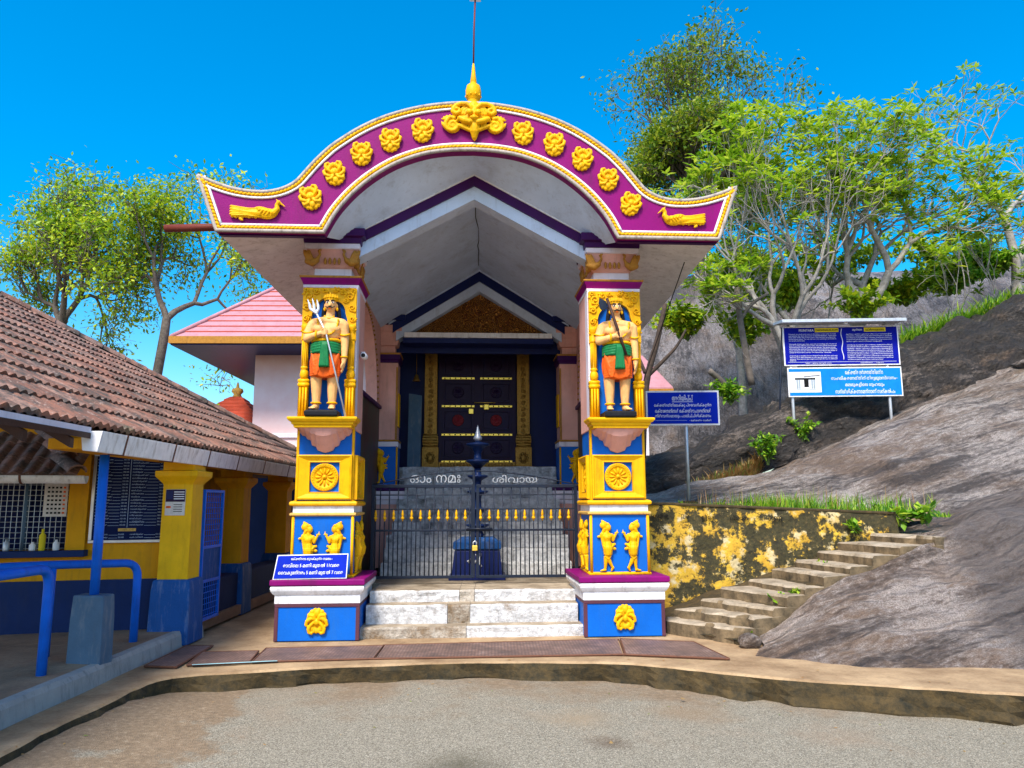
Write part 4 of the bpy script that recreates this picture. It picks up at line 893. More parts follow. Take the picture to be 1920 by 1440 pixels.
# ------------------------------------------------------------------ iron gate
GY = 1.0; GX = 1.185
def spear_mesh():
    b = MB().lathe([(.008,-.02),(.010,.0),(.024,.008),(.020,.022),(.009,.034),(.014,.044),(.017,.058),(.011,.08),(.003,.115)], 8)
    return b.mesh('spear_point', 'gold', True)
SPEAR = spear_mesh()
def gate_leaf(s, label, word, wc, ww):
    x0, x1 = sorted((s*.012, s*GX)); g_ = thing('gate_leaf', label, 'gate', ((x0+x1)/2, GY, .47), 0, 'leaves of the iron gate')
    zb, zm, zt, zr = .475, 1.005, 1.505, 1.245
    f = MB(); 
    for x in (x0+.018, x1-.018): f.box(x-.018, x+.018, GY-.018, GY+.018, zb, zt)
    f.box(x0, x1, GY-.016, GY+.016, zb-.006, zb+.026); f.box(x0, x1, GY-.018, GY+.018, zt-.016, zt+.020); f.box(x0, x1, GY-.012, GY+.012, zm-.012, zm+.012); f.box(x0, x1, GY-.007, GY+.007, zr-.007, zr+.007); f.box(x0, x1, GY-.006, GY+.006, 1.40, 1.412)
    f.build('leaf_frame', 'iron', g_, bevel=.003, skew=True)
    n_ = 22; xs_ = np.linspace(x0+.05, x1-.05, n_)
    for k, x in enumerate(xs_):
        if k % 2 == 0:
            MB().tube([(x,GY,zb+.02),(x,GY,zm+.115)], .0075, 6).build('bar', 'iron', g_, True, skew=True)
            place('spear_point', SPEAR, g_, (x, GY+SKEW*x, zm+.125))
        else:
            MB().tube([(x,GY,zb+.02),(x,GY,zt)], .0075, 6).build('bar', 'iron', g_, True, skew=True)
    top = [(s*(.012+(GX-.012)*t), GY, zt+.02+.155*math.cos(t*math.pi/2)**1.1) for t in np.linspace(0, 1, 14)]
    MB().tube(top, .008, 6).build('arched_rail', 'iron', g_, True, skew=True)
    if s < 0: MB().box(-.03,-.001,GY-.02,GY+.02,zb,zt+.16).build('meeting_stile', 'iron', g_, bevel=.003, skew=True)
    else:
        MB().tube([(-.10,GY-.03,1.02),(.20,GY-.03,1.02)], .012, 8).build('slide_bolt', 'iron', g_, True, skew=True)
        lk = MB(); lk.box(-.032,.030,GY-.055,GY-.030,.775,.835); lk.build('padlock', 'brassbright', g_, bevel=.006, skew=True)
        MB().tube([(-.020,GY-.042,.835),(-.020,GY-.042,.868),(0,GY-.042,.885),(.018,GY-.042,.868),(.018,GY-.042,.835)], .007, 8).build('shackle', 'galv', g_, True, skew=True)
    lettering(word, g_, (wc, GY-.004+SKEW*wc, zt+.085), ww, 'wire', .088, 'letters', -.006)
gate_leaf(-1, 'left leaf of the black iron gate, its bars tipped with gold spears', 'ഓം നമഃ', -.46, .58)
gate_leaf(1, 'right leaf of the black iron gate, hung with a brass padlock', 'ശിവായ', .46, .52)

# ------------------------------------------------------------------ porch sides
def side_wall(s, label):
    t = thing('porch_wall', label, 'wall', (s*1.54, 2, .4), 0, 'side walls of the porch')
    x0, x1 = sorted((s*1.48, s*1.64)); n_ = 60
    arc_ = [(2.02-1.16*math.cos(a), 2.74+1.15*math.sin(a)) for a in np.linspace(0, math.pi, n_-2)]; op = [(.86, 2.72)]+arc_+[(3.18, 2.72)]
    ou = interp([(.62,2.72),(.62,4.15),(3.45,4.15),(3.45,2.72)], len(op)); ou[:, 0] = np.maximum(ou[:, 0], .62)
    op = [(max(a, .63), b) for a, b in op]
    mb = MB(); mb.rings([[(x0,a,b) for a, b in ou], [(x0,a,b) for a, b in op], [(x1,a,b) for a, b in op], [(x1,a,b) for a, b in ou]], False)
    mb.build('arch_panel', 'pink', t, skew=True)
    xi = s*1.48
    MB().box(x0, x1, .62, 3.45, .0, 2.69).build('low_wall', 'mural', t, skew=True)
    MB().box(*sorted((s*1.44, s*1.68)), .63, 3.40, 2.69, 2.74).build('sill', 'purple_dark', t, bevel=.006, skew=True)
    bd = MB()
    for k in range(46): a = math.pi*k/45; bd.ell((xi-s*.012, 2.02-1.19*math.cos(a), 2.74+1.18*math.sin(a)), (.014,.018,.018), 6, 4)
    bd.v = [p for p in bd.v]; bd.build('bead_trim', 'ochre', t, True, skew=True)
side_wall(-1, 'pink porch wall with an arched opening, behind the trident statue pillar')
side_wall(1, 'pink porch wall with an arched opening, behind the axe statue pillar')

# ------------------------------------------------------------------ inner stairs
ist = thing('inner_stairs', 'grey stone stairs climbing to the temple door behind the gate', 'stairs', (0,2.05,.4))
rn = random.Random(11)
for k in range(9):
    y0 = 2.05+.225*k; z0 = .40+.163*k; hw = 1.22-(.0 if k < 3 else .05); c = [-hw]+sorted(rn.uniform(-.8, .8) for _ in range(2))+[hw]
    for j in range(3): rough_block(c[j]+.003, c[j+1]-.003, y0+rn.uniform(-.01,.01), y0+.42, z0 if k else .39, z0+.163+rn.uniform(-.006,.006), 12, .014, k*7+j).build('stair_stone', 'innerstep', ist, skew=True)
MB().box(-1.5,1.5,4.07,5.0,.2,1.866).build('landing', 'innerstep', ist, skew=True)

# ------------------------------------------------------------------ stone lamp
lp = thing('lamp_tower', 'dark blue tiered oil lamp on a square base behind the gate', 'lamp', (.015,1.62,.4))
MB().stack([(.34,.26,.40),(.34,.26,.455),(.305,.23,.46),(.29,.22,.60),(.275,.20,.73),(.265,.19,.76)], .015, 1.68).build('lamp_base', 'navy', lp, bevel=.008)
MB().stack([(.285,.21,.76),(.29,.215,.77),(.29,.215,.845),(.25,.18,.855),(.20,.15,.90)], .015, 1.68).build('base_slab', 'plinthblue', lp, bevel=.006)
sp = [(.09,.90),(.10,.93),(.07,.97)]
for z, r in ((1.02,.17),(1.22,.165),(1.43,.155),(1.62,.15)): sp += [(.06,z-.03),(r*.6,z-.015),(r,z+.015),(r,z+.035),(r*.5,z+.02),(.055,z+.05),(.05,z+.13)]
sp += [(.05,1.74),(.12,1.80),(.17,1.825),(.17,1.845),(.06,1.85),(.05,1.93),(.10,2.0),(.175,2.03),(.175,2.05),(.05,2.07),(.03,2.09)]
sp = [(r*.84, z) for r, z in sp]
MB().lathe(sp, 24, (.015,1.68,0)).build('lamp_stem', 'lampblue', lp, True)
MB().lathe([(.03,2.085),(.05,2.10),(.055,2.125),(.035,2.16),(.012,2.25),(.0,2.29)], 16, (.015,1.68,0)).build('lamp_finial', 'galv', lp, True)
pw = MB(); pw.tube([(-.02,1.455,.60),(.03,1.452,.66),(.0,1.455,.70),(.06,1.45,.71),(.04,1.452,.60),(.07,1.45,.56)], .012, 6); pw.tube([(-.10,1.455,.62),(-.07,1.455,.65),(-.08,1.455,.60)], .011, 6)
pw.build('painted_emblem', 'white', lp, True)

# ------------------------------------------------------------------ porch pillars at the back
def back_pillar(s, label):
    p = thing('porch_pillar', label, 'pillar', (s*1.43, 3.4+SKEW*s*1.43, 1.0), ROTS, 'inner pillars of the porch', local=True)
    z = lambda v: v-1.0; i = -s
    MB().stack([(.30,.30,z(.40)),(.30,.30,z(1.30))], 0, .26).build('pedestal', 'pink', p, bevel=.005)
    MB().stack([(.31,.31,z(1.30)),(.31,.31,z(1.36)),(.335,.335,z(1.37)),(.335,.335,z(1.43)),(.325,.325,z(1.435)),(.345,.345,z(1.45)),(.345,.345,z(1.49))], 0, .26).build('pedestal_moulding', 'lilac', p, bevel=.003)
    MB().stack([(.35,.35,z(1.49)),(.355,.355,z(1.50)),(.355,.355,z(1.545)),(.26,.26,z(1.56))], 0, .26).build('pedestal_slab', 'purple_dark', p, bevel=.004)
    MB().box(-.225,.225,.02,.50,z(1.56),z(2.14)).build('dancer_panel', 'blue', p)
    fr = MB()
    for sx in (-1, 1): fr.tube([(sx*.222,.02,z(1.57)),(sx*.222,.02,z(2.13))], .014, 8)
    fr.box(-.24,.24,.0,.52,z(1.555),z(1.585)); fr.build('panel_frame', 'gold', p, True)
    place('dancer_relief', DANCER, p, (0,.016,z(1.60)), (0,0,0), (i*.86,.9,.86))
    MB().stack([(.235,.235,z(2.14)),(.240,.240,z(2.15)),(.240,.240,z(2.21)),(.23,.23,z(2.215))], 0, .26).build('band', 'lilac', p, bevel=.003)
    MB().stack([(.238,.238,z(2.215)),(.245,.245,z(2.22)),(.245,.245,z(2.24)),(.22,.22,z(2.245))], 0, .26).build('gold_band', 'ochre', p)
    MB().box(-.212,.212,.05,.47,z(2.245),z(3.40)).build('shaft', 'pink', p, bevel=.004)
    MB().box(*sorted((i*.19, i*.216)), .035, .06, z(2.25), z(3.33)).build('edge_strip', 'ochre', p, bevel=.003)
    MB().box(*sorted((i*.212, i*.235)), .15, .36, z(2.45), z(2.95)).build('wall_panel', 'gold', p, bevel=.006)
    MB().stack([(.218,.218,z(3.40)),(.224,.224,z(3.43)),(.245,.245,z(3.45)),(.245,.245,z(3.52))], 0, .26).build('necking', 'purple_dark', p)
    MB().stack([(.25,.25,z(3.52)),(.255,.255,z(3.53)),(.255,.255,z(3.545)),(.2,.2,z(3.55))], 0, .26).build('gold_necking', 'ochre', p)
    MB().stack([(.165,.165,z(3.55)),(.165,.165,z(3.66)),(.20,.20,z(3.67)),(.215,.215,z(3.72)),(.22,.22,z(3.78)),(.245,.245,z(3.86)),(.25,.25,z(3.87))], 0, .26).build('capital', 'pink', p)
    MB().stack([(.255,.255,z(3.87)),(.265,.265,z(3.88)),(.265,.265,z(3.97))], 0, .26).build('capital_fillet', 'pink', p, bevel=.003)
    MB().stack([(.275,.275,z(3.97)),(.28,.28,z(4.03)),(.32,.32,z(4.04)),(.32,.32,z(4.12))], 0, .26).build('capital_slab', 'navy', p, bevel=.004)
back_pillar(-1, 'pink inner porch pillar seen behind the trident statue pillar')
back_pillar(1, 'pink inner porch pillar seen behind the axe statue pillar')

# ------------------------------------------------------------------ temple doorway
td = thing('temple_doorway', 'dark temple doorway with carved brass frame and copper gable', 'doorway', (0,4.4,1.866))
wl = MB(); wl.box(-1.6,-.62,4.62,4.85,1.2,4.9); wl.box(.52,1.6,4.62,4.85,1.2,4.9); wl.box(-.62,.52,4.62,4.85,3.90,4.9); wl.build('wall', 'navy', td, skew=True)
t = MB(); t.rings([[(-1.17,y,3.80),(1.17,y,3.80),(.0,y,4.50)] for y in (3.56, 3.62)]); t.build('gable_panel', 'copper', td, skew=True)
sw = MB(); rn = random.Random(8)
for row in range(5):
    z = 3.88+.115*row; hw = 1.02*(1-(z-3.78)/.74)
    for x in np.arange(-hw, hw+.01, .135): sw.tube([(a, 3.555+b*.4, c) for a, b, c in spiral((x+.03*(row % 2), z), .052, .010, rn.uniform(0, 6), rn.choice((-1.5, 1.5)), 12)], .011, 5)
sw.build('scroll_relief', 'copper', td, True, skew=True)
def chev(y0, y1, ap, x1, z1, th, name, mat):
    mb = MB(); mb.rings([[(x,y0,z),(x,y0,z-th),(x,y1,z-th),(x,y1,z)] for x, z in ((-x1,z1),(0,ap),(x1,z1))]); mb.build(name, mat, td, skew=True)
chev(3.38, 3.66, 4.815, 1.30, 4.000, .150, 'gable_beam', 'navy'); chev(3.40, 3.65, 4.660, 1.25, 3.880, .150, 'gable_moulding', 'ceiling'); chev(3.36, 3.42, 4.84, 1.36, 3.99, .025, 'gable_fillet', 'ceiling')
gw = MB(); gw.rings([[(-1.7,y,3.6),(1.7,y,3.6),(1.7,y,4.6),(0,y,5.0),(-1.7,y,4.6)] for y in (3.70, 3.76)]); gw.build('gable_wall', 'navy', td, skew=True)
MB().rings([[(x,3.33,3.77+d),(x,3.55,3.77+d),(x,3.55,3.845+d),(x,3.33,3.845+d)] for x, d in ((-1.12,-.0),(1.10,-.0))]).build('white_lintel', 'white', td, bevel=.004, skew=True)
MB().box(-1.14,1.12,3.36,3.8,3.69,3.765).build('lintel_beam', 'navy', td, bevel=.004, skew=True)
dw = MB().box(-.68,.58,4.50,4.58,1.93,3.86).build('door', 'doorwood', td, skew=True)
for xa, xb in ((-.66,-.065),(-.035,.55)):
    for z0, z1 in ((2.03,2.36),(2.47,2.82),(2.93,3.28),(3.38,3.72)):
        fr = MB(); xc, zc, a, b = (xa+xb)/2, (z0+z1)/2, (xb-xa)/2-.05, (z1-z0)/2-.01
        fr.rings([[(xc-a*k,y,zc-b*k2),(xc+a*k,y,zc-b*k2),(xc+a*k,y,zc+b*k2),(xc-a*k,y,zc+b*k2)] for k, k2, y in ((1,1,4.50),(1,1,4.478),(.88,.86,4.478),(.85,.82,4.496))], True, False); fr.build('door_panel', 'doorwood', dw, skew=True)
        md = MB().lathe([(.0,.0),(.09,.0),(.095,.008),(.08,.014),(.07,.006),(.05,.012),(.0,.016)], 20, (xc,4.496,zc), 'y')
        for k in range(8): a_ = math.pi*k/4; md.ell((xc+.055*math.cos(a_), 4.486, zc+.055*math.sin(a_)), (.022,.008,.010), 6, 4, Matrix.Rotation(-a_, 3, 'Y'))
        md.build('carved_roundel', 'maroon' if 2.4 < z0 < 2.6 else 'doorwood', dw, True, skew=True)
    for z in (2.41, 2.875, 3.335, 1.975):
        MB().box(xa+.03, xb-.03, 4.468, 4.492, z-.018, z+.018).build('brass_strap', 'brassbright', dw, bevel=.004, skew=True)
        st = MB()
        for k in range(6): st.ell((xa+.08+k*(xb-xa-.16)/5, 4.466, z), (.012,.008,.012), 6, 4)
        st.build('studs', 'iron', dw, True, skew=True)
for z, x in ((2.79,-.15),(2.86,.10)): MB().box(x-.04,x+.04,4.44,4.465,z-.045,z+.045).build('lock_plate', 'brassbright', dw, bevel=.008, skew=True)
MB().tube([(-.10,4.44,2.93),(.24,4.44,2.93)], .008, 6).build('bolt', 'brassbright', dw, True, skew=True)
for s, xc in ((-1, -.80), (1, .70)):
    jb = MB(); jb.stack([(.13,.07,1.866),(.13,.07,2.20),(.115,.06,2.21),(.12,.065,2.26),(.125,.07,2.30),(.12,.065,2.38),(.10,.06,2.40),(.10,.055,3.84)], xc, 4.47); jm = jb.build('brass_jamb', 'brass', td, skew=True)
    cr = MB(); rn = random.Random(3)
    for k in range(15):
        z = 2.46+.093*k; cr.tube([(a, 4.408+b*.3, c) for a, b, c in spiral((xc, z), .040, .008, rn.uniform(0, 6), 1.5, 12)], .010, 5)
    for k in range(5): cr.box(xc-.115, xc+.115, 4.39, 4.41, 2.215+.045*k, 2.235+.045*k)
    for k in range(10): a = 2*math.pi*k/10; cr.ell((xc+.06*math.cos(a), 4.395, 2.03+.075*math.sin(a)), (.022,.012,.022), 6, 4)
    cr.ell((xc, 4.39, 2.03), (.05,.02,.06)); cr.build('jamb_carving', 'brass', jm, True, skew=True)
sb = MB().box(-.66,.56,4.36,4.46,1.870,1.96).build('brass_sill', 'brass', td, skew=True)
sr = MB()
for k in range(24): sr.ell((-.62+.051*k, 4.355, 1.915), (.02,.01,.03), 6, 4)
sr.build('sill_carving', 'brass', sb, True, skew=True)
bl = MB().lathe([(.0,3.36),(.02,3.355),(.035,3.32),(.05,3.27),(.065,3.25),(.06,3.245),(.0,3.25)], 16, (-1.02,4.2,0)); bl.tube([(-1.02,4.2,3.35),(-1.02,4.2,3.80)], .006, 6)
tag(bl.build('hanging_bell', 'brass', None, True, org=(-1.02,4.2,3.3)), 'small brass bell hanging left of the temple door', 'bell')
lb = MB(); lb.rings([[(-1.13,4.05,1.87),(-.93,4.12,1.87),(-.93,4.22,3.02),(-1.13,4.15,3.04)], [(-1.13,4.08,1.87),(-.93,4.15,1.87),(-.93,4.25,3.02),(-1.13,4.18,3.04)]])
tag(lb.build('leaning_board', 'slateblue', None, bevel=.003, org=(-1.03,4.1,1.87)), 'plain grey board leaning beside the temple door', 'board')
# walls that close the porch and carry the roof
MB().box(-1.62,1.62,4.86,4.95,1.0,4.95).build('rear_panel', 'navy', td, skew=True)
MB().box(-1.62,-1.52,3.5,4.9,0,4.1).build('cheek_wall', 'navy', td, skew=True); MB().box(1.52,1.62,3.5,4.9,0,4.1).build('cheek_wall', 'navy', td, skew=True)
MB().rings([[(-1.62,y,3.95),(0,y,4.82),(1.62,y,3.95),(1.62,y,3.99),(0,y,4.86),(-1.62,y,3.99)] for y in (3.6,4.9)]).build('vestibule_ceiling', 'navy', td, skew=True)
# ------------------------------------------------------------------ office building on the left
PITCH = .585; EX, EZ, YC = -2.75, 1.875, 6.65
off = thing('office_building', 'low yellow and blue office building under a weathered clay tile roof', 'building', (-3.6, 0, .12))
CA, SA = 1/math.hypot(1, PITCH), PITCH/math.hypot(1, PITCH)
deck = MB(); dd = 4.4
deck.rings([[(EX+.02,-6,EZ-.05),(EX+.02,YC,EZ-.05),(EX-dd,YC-dd,EZ-.05+PITCH*dd),(EX-dd,-6,EZ-.05+PITCH*dd)], [(EX+.02,-6,EZ-.09),(EX+.02,YC,EZ-.09),(EX-dd,YC-dd,EZ-.09+PITCH*dd),(EX-dd,-6,EZ-.09+PITCH*dd)]])
deck.rings([[(EX+.02,YC,EZ-.05),(EX-dd,YC-dd,EZ-.05+PITCH*dd),(EX-2*dd,YC,EZ-.05)], [(EX+.02,YC,EZ-.09),(EX-dd,YC-dd,EZ-.09+PITCH*dd),(EX-2*dd,YC,EZ-.09)]])
roof = deck.build('roof', 'darkwood', off)
TW, TE, TL = .225, .345, .410
def tile_mesh():
    n_ = 13; top = []; 
    for i in range(n_):
        t_ = i/(n_-1); h = .026*(.5-.5*math.cos(4*math.pi*t_))**.8; top.append((-TW/2+TW*t_, h))
    vs = []; 
    for y, dz in ((0, 0), (TL, 0)):
        vs += [(x, y, h+dz+.004) for x, h in top]
    vs += [(x, .004, h-.036) for x, h in top]
    fs = [(i, i+1, n_+i+1, n_+i) for i in range(n_-1)] + [(2*n_+i, 2*n_+i+1, i+1, i) for i in range(n_-1)]
    mb = MB().add(vs, fs); return mb
TILE = tile_mesh(); TM = TILE.mesh('roof_tile', 'tile', True, recalc=False)
try: TM.set_sharp_from_angle(angle=R(50))
except Exception: pass
ang = math.atan(PITCH)-.075
spots = []
for k in range(15):
    for j in range(50):
        y = -4.6+TW*j; s_ = k*TE; x = EX-s_*CA; z = EZ+s_*SA+.022
        if y > YC-(EX-x)-.05: continue
        spots.append((math.dist((x, y, z), CAM), x, y, z))
spots.sort()
def in_view(x, y, z):
    d = np.array((x, y, z))-CAM; w = d@FW
    return w > .3 and -40 < 960+FPX*(d@RT)/w < 600
vis = [q for q in spots if in_view(*q[1:])]; rest = [q for q in spots if not in_view(*q[1:])]+vis[300:]
rn = random.Random(2); MR = Matrix(((0,-CA,0),(-1,0,0),(0,SA,0)))
def tile_rot(jz=0, jt=0):
    up = Vector((-math.cos(ang+jt), 0, math.sin(ang+jt))); ac = Vector((0, 1, 0)); nn = Vector((math.sin(ang+jt), 0, math.cos(ang+jt)))
    m_ = Matrix((ac, up, nn)).transposed()
    if m_.determinant() < 0: m_ = Matrix((-ac, up, nn)).transposed()
    return m_ @ Matrix.Rotation(jz, 3, 'Z')
for d_, x, y, z in vis[:300]:
    o = place('roof_tile', TM, roof, (x+rn.uniform(-.006,.006), y+rn.uniform(-.004,.004), z+rn.uniform(0,.004)), tile_rot(rn.uniform(-.02,.02), rn.uniform(-.01,.01)).to_euler())
mb = MB(); base_v = np.array(TILE.v)
for d_, x, y, z in rest:
    m_ = np.array(tile_rot(rn.uniform(-.02,.02))); mb.add(base_v@m_.T+np.array((x, y, z)), TILE.f)
o = mb.build('far_tiles', 'tile', roof, True, recalc=False); o['kind'] = 'stuff'
# hip tiles
hm = MB(); n_ = 9
hm.rings([[(r*math.cos(a), y, r*math.sin(a)*.8) for a in np.linspace(0, math.pi, n_)] for r, y in ((.115,0),(.10,.40))], False); hm.rings([[(r*math.cos(a), 0, r*math.sin(a)*.8) for a in np.linspace(0, math.pi, n_)] for r in (.115,.09)], False)
HM = hm.mesh('hip_tile', 'tile', True)
hd = norm((-1,-1,PITCH)); 
for k in range(17):
    p_ = np.array((EX,YC,EZ+.01))+hd*(.36*k-.05); q = Vector(hd).to_track_quat('Y', 'Z')
    place('hip_tile', HM, roof, tuple(p_), q.to_euler())
MB().box(EX-.02,EX+.012,-6,-2.30,EZ-.075,EZ-.005).build('eave_board', 'lilac', off)
gt = MB(); gp = [(EX-.055,1.842),(EX-.035,1.700),(EX+.075,1.690),(EX+.105,1.842),(EX+.095,1.842),(EX+.068,1.702),(EX-.028,1.712),(EX-.045,1.842)]
gt.rings([[(a, y, b) for a, b in gp] for y in (-2.30, 6.6)]); gutter = gt.build('gutter', 'gutter', off, bevel=.004)
MB().rings([[(a, y, b) for a, b in gp[:4]] for y in (-2.315, -2.295)]).build('gutter_end', 'white', gutter, bevel=.003)
for y in (-1.93,-1.0,-.15,.75,1.75,2.9,4.2): MB().rings([[(EX-.058,yy,1.845),(EX-.038,yy,1.692),(EX+.078,yy,1.682),(EX+.110,yy,1.845)] for yy in (y, y+.022)]).build('gutter_strap', 'rust', gutter)
MB().box(EX-.35,EX-.10,-2.2,6.5,1.72,1.80).build('wall_plate', 'wallyellow', off, bevel=.004)
raf = [MB().rings([[(EX+.0,y,EZ-.10),(EX+.0,y+.05,EZ-.10),(EX+.0,y+.05,EZ-.17),(EX+.0,y,EZ-.17)], [(EX-3,y,EZ-.10+3*PITCH),(EX-3,y+.05,EZ-.10+3*PITCH),(EX-3,y+.05,EZ-.17+3*PITCH),(EX-3,y,EZ-.17+3*PITCH)]]).build('rafter', 'darkwood', off) for y in np.arange(-4.2, -1.2, .55)]
# front wall, in its own slightly turned frame
WA = math.atan2(-.43, -1.95)                      # runs to the left and towards the camera
W0 = np.array((-2.96, -.20)); WD = np.array((math.cos(WA), math.sin(WA))); WN = np.array((-WD[1], WD[0])); WN = WN if WN[1] < 0 else -WN
def wp(t, n_, z): p_ = W0+WD*t+WN*n_; return (p_[0], p_[1], z)
def wbox(mb, t0, t1, n0, n1, z0, z1): return mb.rings([[wp(t0,n0,z),wp(t1,n0,z),wp(t1,n1,z),wp(t0,n1,z)] for z in (z0, z1)])
mb = MB(); wbox(mb, 0, .78, -.16, 0, .60, 1.86); wbox(mb, .78, 2.6, -.16, 0, .60, .885); wbox(mb, .78, 2.6, -.16, 0, 1.62, 2.05); wbox(mb, 2.2, 2.6, -.16, 0, .885, 1.62)
mb.build('wall', 'wallyellow', off)
wbox(MB(), 0, 2.6, -.16, .022, .10, .60).build('plinth_wall', 'deepblue', off)
wbox(MB(), .76, .93, .0, .05, .86, 2.0).build('pilaster', 'wallyellow', off, bevel=.005)
wbox(MB(), .735, 2.6, .0, .14, .825, .885).build('window_sill', 'deepblue', off, bevel=.006)
wbox(MB(), .93, 2.2, -.16, -.14, .885, 1.62).build('dark_interior', 'boardblue', off)  # flat dark sheet whose colour stands in for the unlit room
gr = MB()
for k in range(26): t_ = .95+.048*k; gr.tube([wp(t_,-.03,.885), wp(t_,-.03,1.62)], .0035, 4)
for k in range(15): z = .90+.05*k; gr.tube([wp(.93,-.032,z), wp(2.2,-.032,z)], .0035, 4)
o = gr.build('window_grille', 'galv', off); o['kind'] = 'stuff'
for t_ in (1.32, 1.75): MB().tube([wp(t_,-.05,.885), wp(t_,-.05,1.62)], .026, 8).build('window_mullion', 'slateblue', off, True)
cal = wbox(MB(), .955, 1.16, -.018, -.012, 1.20, 1.53).build('wall_calendar', 'paper', None, org=wp(1.05,-.015,1.2)); tag(cal, 'printed paper calendar hanging on the office window grille', 'calendar')
for r_ in range(7):
    for c_ in range(5): wbox(MB(), .975+.034*c_, .995+.034*c_, -.012, -.0095, 1.225+.04*r_, 1.243+.04*r_).build('date_print', 'printblack' if c_ else 'orange', cal)
for i_, (t_, h_, cm) in enumerate(((1.0,.10,'white'),(1.12,.20,'signyellow'),(1.20,.08,'white'),(1.42,.11,'galv'),(1.52,.09,'white'))):
    p_ = wp(t_,.06,.885); b_ = MB().lathe([(.0,0),(.026,0),(.028,.01),(.028,h_*.7),(.012,h_*.82),(.012,h_),(0,h_)], 12, p_)
    tag(b_.build('bottle', cm, None, True, org=p_), ['short white bottle nearest the pilaster on the office sill','tall yellow bottle standing on the office sill','small white jar beside the yellow bottle on the sill','grey metal jar on the office window sill','white jar at the far left of the office sill'][i_], 'bottle', 'bottles on the office window sill')
# price board
bt0, bt1, bz0, bz1 = .055, .735, .945, 1.80
board = thing('price_board', 'large dark blue price board in an aluminium frame on the office wall', 'board', wp(.4,.05,.95))
fr = MB(); wbox(fr, bt0, bt1, .005, .045, bz0, bz0+.028); wbox(fr, bt0, bt1, .005, .045, bz1-.025, bz1); wbox(fr, bt0, bt0+.028, .005, .044, bz0+.028, bz1-.025); wbox(fr, bt1-.028, bt1, .005, .044, bz0+.028, bz1-.025); fr.build('board_frame', 'alu', board, bevel=.003)
pn = wbox(MB(), bt0+.028, bt1-.028, .008, .030, bz0+.028, bz1-.025).build('board_panel', 'boardblue', board)
wds = ['പുഷ്പാഞ്ജലി', 'ഗണപതിേഹാമം', 'നിറമാല', 'വിളക്ക്', 'അർച്ചന', 'പായസം', 'നെയ്‌വിളക്ക്', 'അഭിേഷകം']; prc = ['10.00', '25.00', '50.00', '151.00', '501.00', '1001.00']
rn = random.Random(6); br = math.atan2(-WD[1], -WD[0])
def wall_text(body, t_, z, w, h, mat):
    me = text_mesh(body, mat); xs_ = [v.co.x for v in me.vertices]; ys_ = [v.co.y for v in me.vertices]
    sx, sy = w/(max(xs_)-min(xs_)), h/(max(ys_)-min(ys_)); c_ = wp(t_, .0318, z)
    place('print_line', me, pn, c_, (R(90), 0, br), (sx, sy, 1))
for c_, (ta, tb) in enumerate(((.700,.420),(.385,.085))):
    for r_ in range(22):
        z = 1.745-.0300*r_; w = rn.uniform(.08,.15)
        wall_text(rn.choice(wds), ta-w/2, z, w, .016, 'printdim'); pw_ = .05
        wall_text(rn.choice(prc), tb+pw_/2, z, pw_, .014, 'printdim')
        wbox(MB(), tb+pw_+.008, ta-w-.008, .0300, .0312, z-.007, z-.0045).build('rule_line', 'printdim', pn)
wbox(MB(), .400, .404, .030, .0312, 1.09, 1.77).build('rule_line', 'printdim', pn)
wbox(MB(), .32, .48, .030, .033, 1.055, 1.083).build('orange_label', 'creamgold', pn, bevel=.003); wall_text('വഴിപാട്', .40, 1.069, .12, .016, 'printblack')
for r_ in range(2):
    for ta, tb in ((.700,.420),(.385,.085)):
        z = 1.025-.028*r_; wall_text(rn.choice(wds), ta-.07, z, .12, .016, 'printdim'); wall_text(rn.choice(prc), tb+.03, z, .05, .014, 'printdim'); wbox(MB(), tb+.06, ta-.14, .030, .0312, z-.007, z-.0045).build('rule_line', 'printdim', pn)
# columns of the veranda
def column(cx, cy, mat, z0=.0):
    c = MB(); c.stack([(.150,.150,.585),(.146,.146,.60),(.142,.142,1.50),(.150,.150,1.515),(.200,.200,1.575),(.204,.204,1.585),(.204,.204,1.632),(.150,.150,1.640),(.150,.150,1.745)], cx, cy); o = c.build('column', mat, off, bevel=.006)
    MB().stack([(.195,.195,z0),(.185,.185,.50),(.175,.175,.590),(.15,.15,.603)], cx, cy).build('column_plinth', 'plinthblue', o, bevel=.012)
    return o
c1 = column(-2.855,-.235,'yellow'); c2 = column(-2.99,1.75,'wallyellow'); column(-2.99,3.75,'wallyellow'); column(-2.99,5.75,'wallyellow')
po = MB().box(-2.965,-2.775,-.3835,-.3795,1.205,1.455).build('poster', 'paper', None, org=(-2.87,-.381,1.2)); tag(po, 'small printed notice pasted on the nearest yellow column', 'poster')
MB().box(-2.962,-2.778,-.3855,-.3838,1.335,1.452).build('dark_print', 'doorwood', po); MB().box(-2.955,-2.895,-.3875,-.3857,1.36,1.44).build('picture', 'navy', po)
for k in range(4): MB().box(-2.885,-2.785,-.3872,-.3857,1.425-.022*k,1.433-.022*k).build('print_line', 'print', po)
for k in range(4): MB().box(-2.885,-2.80,-.3855,-.3838,1.305-.022*k,1.311-.022*k).build('print_line', 'printblack', po)
MB().box(-2.955,-2.91,-.3855,-.3838,1.275,1.295).build('red_print', 'orange', po)
